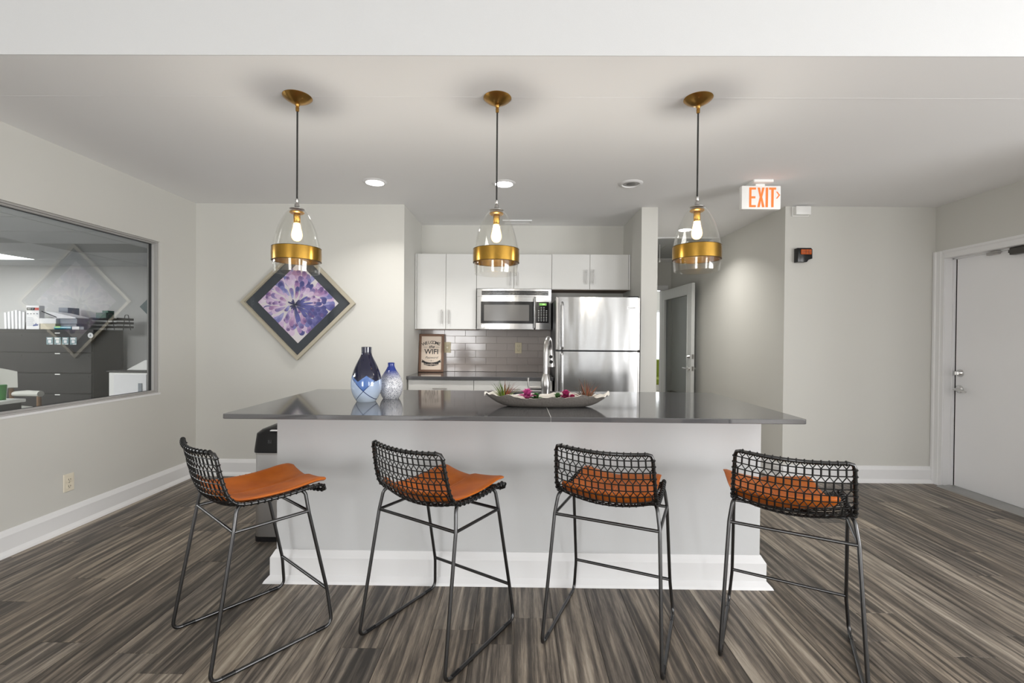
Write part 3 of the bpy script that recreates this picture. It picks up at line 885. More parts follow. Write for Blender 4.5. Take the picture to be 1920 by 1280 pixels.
# ------------------------------------------------------------------ kitchen recess: tiles, counter, cabinets
M_tilew = mat('greige_glazed_tile', srgb(178, 169, 165), .12, spec=.6, vary=.05, vscale=1.3)
TW, TH = .2255, .0765
rng = random.Random(3)
_tm = {}
obj('tile_grout', B().box(KX0, .40, YK - .006, YK - .0005, .92, 1.379), mat('tile_grout', srgb(190, 184, 180), .8), wall_k)
for row in range(6):
    z0 = .921 + row * TH
    x = KX0 - (TW / 2 if row % 2 else 0) - .08
    while x < .40:
        a, c = max(x, KX0 + .001), min(x + TW, .40)
        if c - a > .012:
            k = round(c - a, 3)
            if k not in _tm:
                me = mesh_from(B().box(-k / 2 + .001, k / 2 - .001, -.0035, .0035, -TH / 2 + .001, TH / 2 - .001, bev=.0016), 'tile'); me.materials.append(M_tilew)
                _tm[k] = me
            o = bpy.data.objects.new('tile', _tm[k])
            o.location = ((a + c) / 2, YK - .0082 + rng.uniform(-.0006, .0006), z0 + TH / 2)
            o.rotation_euler = (rng.uniform(-.006, .006), 0, rng.uniform(-.006, .006))
            o.parent = wall_k; COL.objects.link(o)
        x += TW
YT = YK - .0125
outlet(-.745, YT, 1.18, '-y', M_ivory, 'ivory outlet partly behind the framed welcome sign')
outlet(.023, YT, 1.18, '-y', M_ivory, 'ivory outlet on the tiles below the microwave')

for k, (x0, x1, lab) in enumerate(((KX0 + .004, -.4005, 'white base cabinet below the framed sign'), (-.3995, .345, 'white base cabinet next to the fridge'))):
    t = thing('base_cabinet', lab, 'cabinet', ((x0 + x1) / 2, 4.6, 0), group='base cabinets')
    obj('cabinet_body', B().box(x0, x1, 4.305, YK - .002, .1, .889).box(x0, x1, 4.38, YK - .002, 0, .1), M_cab, t)
    xd0 = x0 + (.012 if k == 0 else .002)
    d = obj('drawer_front', B().box(xd0, x1 - .002, 4.285, 4.3035, .735, .883, bev=.0015), M_cab, t)
    xm = (x0 + x1) / 2
    obj('handle', B().cyl((xm - .07, 4.258, .806), (xm + .07, 4.258, .806), .005, seg=10).cyl((xm - .048, 4.285, .806), (xm - .048, 4.258, .806), .004, seg=8).cyl((xm + .048, 4.285, .806), (xm + .048, 4.258, .806), .004, seg=8), M_nickel, d)
    for s, (a, c) in enumerate(((xd0, xm - .001), (xm + .001, x1 - .002))):
        dd = obj('door', B().box(a, c, 4.285, 4.3035, .105, .732, bev=.0015), M_cab, t)
        hx_ = c - .035 if s == 0 else a + .035
        obj('handle', B().cyl((hx_, 4.258, .55), (hx_, 4.258, .69), .005, seg=10).cyl((hx_, 4.285, .57), (hx_, 4.258, .57), .004, seg=8).cyl((hx_, 4.285, .67), (hx_, 4.258, .67), .004, seg=8), M_nickel, dd)
tag(obj('back_countertop', B().box(KX0 + .001, .352, 4.262, YK - .0125, .8895, .92, bev=.003), M_counter, origin=(-.34, 4.6, .89)), 'grey stone worktop along the tiled wall', 'countertop')

YU = 4.59


def wall_cabinet(x0, x1, z0, z1, seam, hz0, hz1, lab, strip=None):
    t = thing('wall_cabinet', lab, 'cabinet', ((x0 + x1) / 2, (YU + YK) / 2, z0), group='wall cabinets above the counter')
    obj('cabinet_body', B().box(x0, x1, YU + .021, YK - .001, z0, z1), M_cab, t)
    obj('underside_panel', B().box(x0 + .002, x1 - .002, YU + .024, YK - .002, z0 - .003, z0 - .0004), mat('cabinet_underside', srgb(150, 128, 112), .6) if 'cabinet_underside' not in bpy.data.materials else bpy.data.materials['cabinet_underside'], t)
    if strip == 'l':
        obj('filler_strip', B().box(x0, x0 + .018, YU + .002, YU + .0205, z0, z1, bev=.001), M_cab, t); x0 += .020
    if strip == 'r':
        obj('filler_strip', B().box(x1 - .018, x1, YU + .002, YU + .0205, z0, z1, bev=.001), M_cab, t); x1 -= .020
    for s, (a, c) in enumerate(((x0 + .001, seam - .0015), (seam + .0015, x1 - .001))):
        d = obj('door', B().box(a, c, YU, YU + .019, z0 + .001, z1 - .001, bev=.0015), M_cab, t)
        hx_ = c - .034 if s == 0 else a + .034
        obj('handle', B().cyl((hx_, YU - .030, hz0), (hx_, YU - .030, hz1), .0055, seg=10).cyl((hx_, YU, hz0 + .022), (hx_, YU - .03, hz0 + .022), .004, seg=8).cyl((hx_, YU, hz1 - .022), (hx_, YU - .03, hz1 - .022), .004, seg=8), M_nickel, d)
    return t


wall_cabinet(KX0 + .004, -.409, 1.372, 2.135, -.718, 1.425, 1.566, 'tall white wall cabinet above the framed sign', 'l')
wall_cabinet(-.4075, .352, 1.785, 2.136, -.030, 1.815, 1.955, 'white wall cabinet above the microwave')
wall_cabinet(.3535, KX1 - .004, 1.782, 2.138, .737, 1.835, 1.980, 'white wall cabinet above the fridge', 'r')

# framed sign leaning in the corner of the back counter
sg = thing('framed_sign', 'brown framed WIFI welcome sign leaning against the tiles', 'sign', (-.90, 4.79, .9205))
sg.rotation_euler = (math.radians(-9), 0, math.radians(4))
sw, sh = .262, .405
M_sframe = mat('brown_wood_frame', srgb(122, 92, 74), .5, vary=.15, vscale=40)
M_cream = mat('cream_board', srgb(232, 216, 200), .6)
for nm, a in (('frame_rail', (-sw / 2, sw / 2, -.022, 0, 0, .024)), ('frame_rail', (-sw / 2, sw / 2, -.022, 0, sh - .024, sh)), ('frame_stile', (-sw / 2, -sw / 2 + .024, -.022, 0, .0241, sh - .0241)), ('frame_stile', (sw / 2 - .024, sw / 2, -.022, 0, .0241, sh - .0241))):
    obj(nm, B().box(*a, bev=.002), M_sframe, sg, local=True)
bd = obj('sign_board', B().box(-sw / 2 + .024, sw / 2 - .024, -.010, -.002, .0241, sh - .0241), M_cream, sg, local=True)
M_ink = mat('black_ink', (.02, .018, .018), .6)


def sign_text(nm, s, size, x, z, parent=bd, m=M_ink, shear=0, rot=0.0, sx=1.0, off=0.0, y=-.0106):
    cu = bpy.data.curves.new('c', 'FONT'); cu.body = s; cu.size = size; cu.align_x = 'CENTER'; cu.align_y = 'CENTER'; cu.shear = shear; cu.resolution_u = 3; cu.extrude = .0002; cu.offset = off
    t = bpy.data.objects.new('t', cu); COL.objects.link(t)
    me = bpy.data.meshes.new_from_object(t.evaluated_get(bpy.context.evaluated_depsgraph_get()))
    bpy.data.objects.remove(t); bpy.data.curves.remove(cu)
    me.transform(Matrix.Translation((x, y, z)) @ Matrix.Rotation(PI / 2, 4, 'X') @ Matrix.Rotation(rot, 4, 'Z') @ Matrix.Diagonal((sx, 1, 1, 1)))
    me.materials.clear()
    return obj(nm, me, m, parent, local=True)


me_join = []
for i, ch in enumerate('WELCOME'):
    u = (i - 3) / 3
    sign_text('lettering', ch, .047, u * .079, .315 - .017 * u * u, rot=-.34 * u, off=.0004)
sign_text('lettering', 'the', .046, 0, .268, shear=.35, off=.0008)
sign_text('lettering', 'WIFI', .078, 0, .214, sx=.95, off=.0009)
sign_text('lettering', 'Password', .034, 0, .153, shear=.4)
sign_text('lettering', '- o -', .03, 0, .122)
obj('flourish', B().box(-.085, -.045, -.0108, -.0101, .262, .2645).box(.045, .085, -.0108, -.0101, .262, .2645), M_ink, bd, local=True)
bn = []
for i in range(13):
    u = -1 + 2 * i / 12
    bn.append((u * .078, .062 + .016 * u * u))
obj('banner', B().prism([(x, z) for x, z in bn] + [(x, z + .038) for x, z in bn[::-1]], 'y', -.0110, -.0101), M_ink, bd, local=True)
for s in (-1, 1):
    obj('banner_tail', B().prism([(s * .064, .112), (s * .102, .134), (s * .094, .120), (s * .104, .104), (s * .074, .096)], 'y', -.0108, -.0101), M_ink, bd, local=True)
sign_text('banner_lettering', 'Guest@Home', .027, 0, .080, m=M_cream, shear=.25, y=-.0113)

# microwave
mw = thing('microwave', 'stainless over the range microwave with black window', 'microwave', (-.026, 4.72, 1.372))
MX0, MX1, MZ0, MZ1 = -.398, .346, 1.375, 1.776
YM = 4.545
BOW = .035


def bowy(x):
    u = (x - (MX0 + MX1) / 2) / ((MX1 - MX0) / 2)
    return YM - BOW * (1 - u * u)


def bowed(x0, x1, z0, z1, dep, out, n=14):
    """a panel following the bowed front: out = how far its face stands proud, dep = thickness"""
    xs = [x0 + (x1 - x0) * i / n for i in range(n + 1)]
    return [(x, bowy(x) - out) for x in xs] + [(x, bowy(x) - out + dep) for x in xs[::-1]], z0, z1


def bowpanel(nm, x0, x1, z0, z1, dep, out, m, parent=mw):
    pts, a, c = bowed(x0, x1, z0, z1, dep, out)
    return obj(nm, B().prism(pts, 'z', a, c), m, parent)


obj('case', B().box(MX0, MX1, YM + .02, YK - .015, MZ0 + .005, MZ1), M_charcoal, mw)
bowpanel('vent_surround', MX0, MX1, 1.700, MZ1, .02, 0, M_steel)
for k in range(3):
    bowpanel('vent_slat', -.350, .318, 1.716 + k * .0145, 1.7285 + k * .0145, .004, .003, M_black)
door = bowpanel('door', MX0, .183, MZ0, 1.698, .02, .001, M_steel)
bowpanel('control_surround', .1845, MX1, MZ0, 1.698, .02, .0, M_steel)
bowpanel('door_glass', -.357, .172, 1.432, 1.650, .004, .004, M_black, door)
bowpanel('door_window', -.325, .125, 1.458, 1.618, .002, .0052, mat('mesh_window', srgb(108, 106, 104), .25), door)
obj('door_handle', B().tube(fillet([(.180, bowy(.18) - .002, 1.69), (.180, bowy(.18) - .034, 1.685), (.180, bowy(.18) - .040, 1.53), (.180, bowy(.18) - .034, 1.385), (.180, bowy(.18) - .002, 1.38)], .01), .010, 10), M_steel, door, smooth=True)
bowpanel('control_panel', .194, .322, 1.440, 1.650, .004, .004, M_black)
bowpanel('display', .226, .298, 1.614, 1.636, .001, .0052, mat('green_display', (.05, .12, .03), .4, emis=(.25, .6, .12), strength=.6))
b = B()
for r_ in range(9):
    for c_ in range(4):
        if r_ < 2 and c_ in (0, 3):
            continue
        x = .214 + c_ * .026; z = 1.592 - r_ * .0165
        b.box(x, x + .013, bowy(x) - .0058, bowy(x) - .0045, z, z + .005)
obj('keypad_marks', b, M_paper, mw)
lg = obj('logo_disc', B().lathe([(0, -.004), (.016, -.004), (.018, 0)], (-.335, bowy(-.335) - .001, 1.405), 24, 'y'), M_chrome, mw, smooth=True)
text_mesh('clock_digits', '12:08', .016, mat('display_digits', (.4, .9, .3), .4, emis=(.5, 1, .3), strength=1.5), mw, (.262, bowy(.262) - .0055, 1.625))

# fridge
fr = thing('refrigerator', 'stainless top freezer refrigerator beside the wall end', 'refrigerator', (.737, 4.5, 0))
FX0, FX1, FY = .358, 1.116, 4.10
obj('cabinet_body', B().box(FX0 + .006, FX1 - .006, FY + .075, 4.86, .02, 1.655, bev=.004), mat('fridge_side_grey', srgb(52, 52, 53), .5), fr)


def fdoor(nm, z0, z1):
    n = 10
    xs = [FX0 + .022 + (FX1 - .022 - FX0 - .022) * i / n for i in range(n + 1)]
    d = obj(nm, B().prism([(x, FY - .004 * (1 - ((x - .737) / .36) ** 2)) for x in xs] + [(xs[-1], FY + .06), (xs[0], FY + .06)], 'z', z0, z1), M_fridge, fr)
    for a, c in ((FX0, FX0 + .0215), (FX1 - .0215, FX1)):
        obj('edge_trim', B().box(a, c, FY + .002, FY + .06, z0, z1, bev=.004, seg=2), M_nickel, d)
    obj('door_seal', B().box(FX0 + .004, FX1 - .004, FY + .0605, FY + .0745, z0 + .004, z1 - .004), M_blackmat, d)
    return d


fz = fdoor('freezer_door', 1.184, 1.662)
fd = fdoor('fridge_door', .09, 1.170)
for d, z0, z1 in ((fz, 1.190, 1.610), (fd, .62, 1.166)):
    obj('handle', B().tube(fillet([(.412, FY, z0 + .006), (.412, FY - .045, z0 + .01), (.412, FY - .052, (z0 + z1) / 2), (.412, FY - .045, z1 - .02), (.412, FY, z1)], .02), .0125, 12), M_steel, d, smooth=True)
bdg = obj('badge', B().box(.996, 1.074, FY - .006, FY + .001, 1.555, 1.577, bev=.001), M_chrome, fz)
text_mesh('badge_lettering', 'FRIGIDAIRE', .0135, M_charcoal, bdg, (1.035, FY - .0066, 1.566), extrude=.0002)
obj('hinge_cover', B().box(FX1 - .10, FX1 - .005, FY + .03, FY + .12, 1.657, 1.676, bev=.004), M_black, fr)
obj('toe_grille', B().box(FX0 + .01, FX1 - .01, FY + .06, FY + .074, .0, .088), M_black, fr)

# ceiling register in the kitchen recess
vt = thing('ceiling_vent', 'white slotted air register in the kitchen ceiling', 'vent', (.0, 4.73, ZC - .012))
obj('frame', B().box(-.15, .15, 4.68, 4.69, ZC - .012, ZC).box(-.15, .15, 4.78, 4.79, ZC - .012, ZC).box(-.15, -.135, 4.69, 4.78, ZC - .012, ZC).box(.135, .15, 4.69, 4.78, ZC - .012, ZC), M_trim, vt)
for k in range(5):
    obj('louver', B().box(-.134, .134, 4.695 + k * .017, 4.706 + k * .017, ZC - .009, ZC - .003), M_trim, vt)
obj('duct', B().box(-.134, .134, 4.6905, 4.7795, ZC - .002, ZC - .0005), M_charcoal, vt)

# ------------------------------------------------------------------ island
IX0, IX1, IY0, IY1 = -1.262, 1.287, 2.385, 3.10
isl = thing('kitchen_island', 'pale grey painted island base with white skirting', 'island', (0, 2.74, 0))
obj('island_body', B().box(IX0, IX1, IY0, 2.79, 0, .896).box(IX0, -.085, 2.79, IY1, 0, .896).box(.355, IX1, 2.79, IY1, 0, .896).box(-.085, .355, 3.094, IY1, 0, .896).box(-.085, .355, 2.79, 3.094, 0, .70), M_island, isl)


def mitred_skirt(parent):
    b = B()
    cs = [(IX0, IY1, -1, 0), (IX0, IY0, -1, -1), (IX1, IY0, 1, -1), (IX1, IY1, 1, 0)]
    prof = [(0, 0), (.050, 0), (.044, .012), (.024, .034), (.024, .125), (.014, .142), (.004, .160), (0, .160)]
    rings = [[b.bm.verts.new((x + d * nx_, y + d * ny_, z)) for d, z in prof] for x, y, nx_, ny_ in cs]
    n = len(prof)
    for i in range(3):
        for k in range(n):
            b.bm.faces.new((rings[i][k], rings[i + 1][k], rings[i + 1][(k + 1) % n], rings[i][(k + 1) % n]))
    b.bm.faces.new(rings[0]); b.bm.faces.new(rings[-1])
    return obj('skirting', b, M_trim, parent)


mitred_skirt(isl)
TX0, TX1, TY0, TY1 = -1.389, 1.362, 2.122, 3.162
SX = .165
SNK = (-.06, .33, 2.82, 3.08)
ct = thing('island_countertop', 'long grey stone island top with a seam near the middle', 'countertop', (0, 2.64, .897))


def arc(cx, cy, r, a0, a1, n=6):
    return [(cx + r * math.cos(a0 + (a1 - a0) * i / n), cy + r * math.sin(a0 + (a1 - a0) * i / n)) for i in range(n + 1)]


rc = .018
left = arc(TX0 + rc, TY0 + rc, rc, PI, 1.5 * PI) + [(SX - .0006, TY0), (SX - .0006, SNK[2]), (SNK[0], SNK[2]), (SNK[0], SNK[3]), (SX - .0006, SNK[3]), (SX - .0006, TY1)] + arc(TX0 + rc, TY1 - rc, rc, PI / 2, PI)
right = arc(TX1 - rc, TY0 + rc, rc, 1.5 * PI, 2 * PI) + arc(TX1 - rc, TY1 - rc, rc, 0, PI / 2) + [(SX + .0006, TY1), (SX + .0006, SNK[3]), (SNK[1], SNK[3]), (SNK[1], SNK[2]), (SX + .0006, SNK[2]), (SX + .0006, TY0)]
obj('slab', B().prism(left, 'z', .897, .92, bev=.0025), M_counter, ct)
obj('slab', B().prism(right, 'z', .897, .92, bev=.0025), M_counter, ct)
obj('seam_filler', B().box(SX - .0012, SX + .0012, TY0 + .001, SNK[2], .900, .9203), mat('seam_filler', srgb(190, 190, 188), .5), ct)
snk = thing('sink', 'small stainless sink set into the island top', 'sink', (.135, 2.95, .74))
b = B()
x0, x1, y0, y1 = SNK
b.box(x0 - .012, x0, y0 - .012, y1 + .012, .74, .8965).box(x1, x1 + .012, y0 - .012, y1 + .012, .74, .8965).box(x0, x1, y0 - .012, y0, .74, .8965).box(x0, x1, y1, y1 + .012, .74, .8965)
obj('basin_walls', b, M_steel, snk)
obj('basin_floor', B().box(x0 - .012, x1 + .012, y0 - .012, y1 + .012, .728, .7399), M_steel, snk)
obj('drain', B().lathe([(0, .002), (.03, .003), (.042, 0)], (.135, 2.95, .7402), 24), M_chrome, snk, smooth=True)
# faucet
M_faucet = mat('brushed_faucet_steel', (.40, .39, .38), .3, 1.0)
fc = thing('faucet', 'tall brushed steel gooseneck faucet behind the planter dish', 'faucet', (.180, 2.76, .92))
fx, fy = .180, 2.76
obj('base', B().lathe([(0, 0), (.030, 0), (.031, .006), (.024, .03), (.029, .07), (.030, .10), (.022, .135), (.0175, .150), (.0165, .152), (0, .152)], (fx, fy, .9205), 28), M_faucet, fc, smooth=True)
pts = [(fx, fy, 1.07), (fx, fy, 1.20)]
for i in range(1, 13):
    a = PI * i / 12
    pts.append((fx + .022 * (1 - math.cos(a)) * .9, fy + .085 * (1 - math.cos(a)), 1.205 + .082 * math.sin(a)))
obj('spout', B().tube(pts, .0150, 14), M_faucet, fc, smooth=True)
e = Vector(pts[-1])
sp = obj('spray_head', B().tube([e + Vector((0, 0, .01)), e + Vector((.002, .003, -.03)), e + Vector((.006, .006, -.10))], [.016, .019, .024], 16), M_faucet, fc, smooth=True)
obj('spray_button', B().lathe([(0, -.004), (.009, -.004), (.011, 0)], (e.x + .003, e.y - .0175, e.z - .035), 14, 'y').lathe([(0, -.004), (.010, -.004), (.012, 0)], (e.x + .005, e.y - .020, e.z - .068), 14, 'y'), M_black, sp)
obj('lever_stub', B().tube([(fx - .022, fy, .985), (fx - .105, fy - .004, .985)], [.013, .010], 12), M_faucet, fc, smooth=True)
obj('lever', B().tube([(fx - .100, fy - .004, .980), (fx - .104, fy - .004, 1.0), (fx - .106, fy - .006, 1.048)], [.006, .0055, .006], 10), M_faucet, fc, smooth=True)

# ------------------------------------------------------------------ planter dish with plants
CT = .9202
dish = thing('planter_dish', 'long grey concrete boat dish with jagged white rim', 'planter', (.168, 2.46, CT))
DX, DYc, NL = .168, 2.462, 96
jr = random.Random(11)
jag = []
for i in range(NL):
    a = 2 * PI * i / NL
    jag.append(.006 * math.sin(5 * a + 1) + .004 * math.sin(11 * a) + jr.uniform(-.005, .005))


def dish_ring(fr, inset, top=False):
    out = []
    for i in range(NL):
        a = 2 * PI * i / NL
        ca, sa = math.cos(a), math.sin(a)
        ll = .205 + .135 * fr ** .6 - inset
        ww = .048 + .046 * fr ** .6 - inset
        n = 2.4
        rr = (abs(ca) ** n + abs(sa) ** n) ** (-1 / n)
        zt = .059 + .011 * abs(ca) ** 4
        z = zt * fr + (jag[i] if top else 0)
        out.append((DX + ll * rr * ca, DYc + ww * rr * sa, CT + z))
    return out


def loft(rings, cap0=False, cap1=False):
    b = B()
    rv = [[b.bm.verts.new(p) for p in r_] for r_ in rings]
    n = len(rv[0])
    for a, c in zip(rv[:-1], rv[1:]):
        for k in range(n):
            b.bm.faces.new((a[k], a[(k + 1) % n], c[(k + 1) % n], c[k]))
    if cap0:
        b.bm.faces.new(rv[0][::-1])
    if cap1:
        b.bm.faces.new(rv[-1])
    return b


obj('shell', loft([dish_ring(f, 0) for f in (0, .12, .3, .5, .7, .88)] + [dish_ring(1, 0, True)], cap0=True), mat('rough_concrete', srgb(104, 99, 94), .7, bump=(90, .35), vary=.12, vscale=25), dish, smooth=60)
obj('inner_glaze', loft([dish_ring(1, .0, True), dish_ring(1, .007, True), dish_ring(.75, .008), dish_ring(.45, .010)], cap1=True), mat('white_glaze', srgb(226, 222, 214), .4), dish, smooth=60)


def colour_mesh(b, cols, name):
    """cols: one colour per face"""
    bmesh.ops.recalc_face_normals(b.bm, faces=b.bm.faces)
    me = bpy.data.meshes.new(name)
    b.bm.to_mesh(me); b.bm.free()
    at = me.color_attributes.new('tone', 'FLOAT_COLOR', 'CORNER')
    for p, c in zip(me.polygons, cols):
        for li in p.loop_indices:
            at.data[li].color = (*c[:3], 1)
    return me


M_leaf = attr_mat('leaf_tones', .45)
M_petal = attr_mat('petal_tones', .5)


def blade(b, cols, base, az, tilt, length, width, c0, c1, curl=.5, seg=6):
    """a tapering curved leaf with a keel"""
    d = Vector((math.cos(az), math.sin(az), 0)); up = Vector((0, 0, 1)); side = Vector((-math.sin(az), math.cos(az), 0))
    prev = None
    p = Vector(base); ang = tilt
    for i in range(seg + 1):
        t = i / seg
        w = width * (1 - t) ** .8 * (1 if t > 0 else .8) + .0004
        dirv = d * math.sin(ang) + up * math.cos(ang)
        nrm = up * math.sin(ang) - d * math.cos(ang)
        ring_ = [b.bm.verts.new(p + side * w), b.bm.verts.new(p + nrm * w * .5), b.bm.verts.new(p - side * w), b.bm.verts.new(p - nrm * w * .35)]
        if prev:
            for k in range(4):
                b.bm.faces.new((prev[k], prev[(k + 1) % 4], ring_[(k + 1) % 4], ring_[k]))
                cols.append(tuple(c0[j] * (1 - t) + c1[j] * t for j in range(3)))
        prev = ring_
        p = p + dirv * (length / seg)
        ang += curl / seg
    return b


def air_plant(x, y, label, mix, seed):
    t = thing('air_plant', label, 'plant', (x, y, CT + .028), group='succulents in the planter dish')
    rn = random.Random(seed)
    b, cols = B(), []
    n = 46
    for i in range(n):
        az = rn.uniform(0, 2 * PI)
        tilt = rn.uniform(.05, 1.0)
        c0, c1 = mix(rn, math.cos(az))
        blade(b, cols, (x + .004 * math.cos(az), y + .004 * math.sin(az), CT + .030), az, tilt, rn.uniform(.080, .132) * (1.05 - .2 * tilt), rn.uniform(.0034, .0055), c0, c1, curl=rn.uniform(-.1, .55))
    obj('leaves', colour_mesh(b, cols, 'leaves'), M_leaf, t)
    obj('stem_base', B().lathe([(0, 0), (.010, 0), (.012, .008), (.004, .018), (0, .02)], (x, y, CT + .0255), 12), mat('stem_brown', srgb(96, 60, 40), .7) if 'stem_brown' not in bpy.data.materials else bpy.data.materials['stem_brown'], t)


def mix_green(rn, cx):
    if cx < .15 or rn.random() < .25:
        return (srgb(150, 180, 60), srgb(60, 80, 40)) if rn.random() < .7 else (srgb(110, 150, 60), srgb(70, 60, 40))
    return (srgb(190, 90, 50), srgb(90, 40, 34)) if rn.random() < .8 else (srgb(140, 160, 70), srgb(80, 60, 40))


def mix_red(rn, cx):
    return (srgb(176, 104, 70), srgb(74, 44, 36)) if rn.random() < .75 else (srgb(120, 110, 90), srgb(70, 60, 50))


air_plant(-.065, 2.475, 'spiky green and red air plant at the left end of the dish', mix_green, 5)
air_plant(.385, 2.475, 'spiky russet air plant at the right end of the dish', mix_red, 8)


def rosette(name, x, y, h, r, label, c0, c1, cat, n=(5, 7, 8), seed=1):
    t = thing(name, label, cat, (x, y, CT + .028), group='succulents in the planter dish')
    rn = random.Random(seed)
    b, cols = B(), []
    for ri, cnt in enumerate(n):
        f = (ri + 1) / len(n)
        for k in range(cnt):
            az = 2 * PI * k / cnt + ri * .5 + rn.uniform(-.12, .12)
            tilt = .12 + .8 * f * f
            d = Vector((math.cos(az), math.sin(az), 0)); side = Vector((-d.y, d.x, 0)); up = Vector((0, 0, 1))
            base = Vector((x, y, CT + h * (.9 - .45 * f)))
            L_ = r * (.55 + .55 * f); W = r * .36
            rows = []
            for i in range(5):
                tt = i / 4
                ang = tilt - .25 + .5 * tt
                p = base + (d * math.sin(ang) + up * math.cos(ang)) * L_ * tt
                w_ = W * math.sin(PI * (.12 + .85 * tt)) * (1 if tt < 1 else .3)
                cup = (up * math.sin(ang) - d * math.cos(ang)) * .35 * w_
                rows.append([b.bm.verts.new(p + side * w_ + cup), b.bm.verts.new(p), b.bm.verts.new(p - side * w_ + cup)])
            sh = rn.uniform(.75, 1.15)
            for a, c in zip(rows[:-1], rows[1:]):
                for q in range(2):
                    b.bm.faces.new((a[q], a[q + 1], c[q + 1], c[q]))
                    m_ = rows.index(c) / 4
                    cols.append(tuple(min(1, (c0[j] * (1 - m_) + c1[j] * m_) * sh) for j in range(3)))
    obj('petals' if cat == 'flower' else 'leaves', colour_mesh(b, cols, 'petals'), M_petal, t)
    obj('stem', B().cyl((x, y, CT + .0255), (x, y, CT + h * .8), .005, .008, 8), bpy.data.materials['stem_brown'], t)


rosette('succulent_flower', .062, 2.468, .076, .056, 'large magenta flower left of the faucet in the dish', srgb(120, 30, 80), srgb(214, 90, 160), 'flower', seed=2)
rosette('succulent', .110, 2.470, .058, .042, 'green succulent beside the magenta flower', srgb(30, 60, 30), srgb(70, 120, 62), 'plant', seed=3)
rosette('succulent', .228, 2.468, .062, .040, 'green succulent right of the faucet beside the dark red flowers', srgb(36, 66, 34), srgb(90, 130, 80), 'plant', seed=4)
rosette('succulent_flower', .272, 2.472, .074, .050, 'dark magenta flower right of the faucet in the dish', srgb(90, 20, 50), srgb(176, 56, 110), 'flower', seed=5)
rosette('succulent_flower', .308, 2.466, .060, .036, 'small dark magenta flower beside the russet air plant', srgb(90, 20, 50), srgb(186, 66, 112), 'flower', n=(4, 6), seed=6)

# ------------------------------------------------------------------ vases
def vase_mat_tall():
    m, nt, p = new_mat('blue_dipped_glaze')
    N, L = nt.nodes.new, nt.links.new
    tc = N('ShaderNodeTexCoord'); sx = N('ShaderNodeSeparateXYZ'); L(tc.outputs['Object'], sx.inputs[0])
    nz = N('ShaderNodeTexNoise'); nz.inputs['Scale'].default_value = 9; L(tc.outputs['Object'], nz.inputs['Vector'])

    def M_(op, a, b=0.0, c=False):
        n = N('ShaderNodeMath'); n.operation = op; n.use_clamp = c
        for i, v in enumerate((a, b)):
            if isinstance(v, (int, float)):
                n.inputs[i].default_value = v
            else:
                L(v, n.inputs[i])
        return n.outputs[0]
    x, z = sx.outputs['X'], sx.outputs['Z']
    # upper edge of the dip runs in shallow vees
    edge = M_('ADD', .118, M_('MULTIPLY', M_('PINGPONG', M_('ADD', x, .20), .045), .75))
    top = M_('GREATER_THAN', z, edge)
    # two crossed bands split the lower part in lozenges
    d1 = M_('ADD', M_('MULTIPLY', x, 1.0), M_('MULTIPLY', z, 1.0))
    d2 = M_('SUBTRACT', M_('MULTIPLY', x, 1.0), M_('MULTIPLY', z, 1.0))
    l1 = M_('LESS_THAN', M_('ABSOLUTE', M_('SUBTRACT', d1, .075)), .0028)
    l2 = M_('LESS_THAN', M_('ABSOLUTE', M_('ADD', d2, .055)), .0022)
    mid = M_('MULTIPLY', M_('GREATER_THAN', d1, .075), 1.0)
    mid2 = M_('LESS_THAN', d2, -.055)
    inside = M_('MULTIPLY', mid, mid2)
    def mix(f, a, b_):
        n = N('ShaderNodeMix'); n.data_type = 'RGBA'; L(f, n.inputs[0])
        for i, v in ((6, a), (7, b_)):
            if isinstance(v, tuple):
                n.inputs[i].default_value = v
            else:
                L(v, n.inputs[i])
        return n.outputs[2]
    grad = M_('MULTIPLY', M_('SUBTRACT', M_('ADD', z, M_('MULTIPLY', nz.outputs['Fac'], .05)), .03), 6.0, True)
    low = mix(grad, srgb(206, 218, 232), srgb(132, 160, 206))
    low = mix(inside, low, srgb(84, 118, 180))
    low = mix(M_('MAXIMUM', l1, l2), low, srgb(36, 52, 100))
    col = mix(top, low, srgb(18, 20, 48))
    L(col, p.inputs['Base Color'])
    p.inputs['Roughness'].default_value = .08; p.inputs['Coat Weight'].default_value = .5
    return m


def vase_mat_small():
    m, nt, p = new_mat('speckled_blue_white_glaze')
    N, L = nt.nodes.new, nt.links.new
    tc = N('ShaderNodeTexCoord'); sx = N('ShaderNodeSeparateXYZ'); L(tc.outputs['Object'], sx.inputs[0])
    nz = N('ShaderNodeTexNoise'); nz.inputs['Scale'].default_value = 260; nz.inputs['Detail'].default_value = 2; L(tc.outputs['Object'], nz.inputs['Vector'])
    cr = N('ShaderNodeValToRGB'); cr.color_ramp.elements[0].position = .40; cr.color_ramp.elements[0].color = srgb(70, 76, 100)
    cr.color_ramp.elements[1].position = .47; cr.color_ramp.elements[1].color = srgb(232, 232, 236)
    L(nz.outputs['Fac'], cr.inputs[0])
    a = N('ShaderNodeMath'); a.operation = 'MULTIPLY_ADD'; a.inputs[1].default_value = .07; L(nz.outputs['Fac'], a.inputs[0]); L(sx.outputs['Z'], a.inputs[2])
    mr = N('ShaderNodeMapRange'); mr.inputs[1].default_value = .150; mr.inputs[2].default_value = .205; L(a.outputs[0], mr.inputs[0])
    mx = N('ShaderNodeMix'); mx.data_type = 'RGBA'; L(mr.outputs[0], mx.inputs[0]); L(cr.outputs[0], mx.inputs[6]); mx.inputs[7].default_value = srgb(44, 62, 140)
    L(mx.outputs[2], p.inputs['Base Color']); p.inputs['Roughness'].default_value = .12
    return m


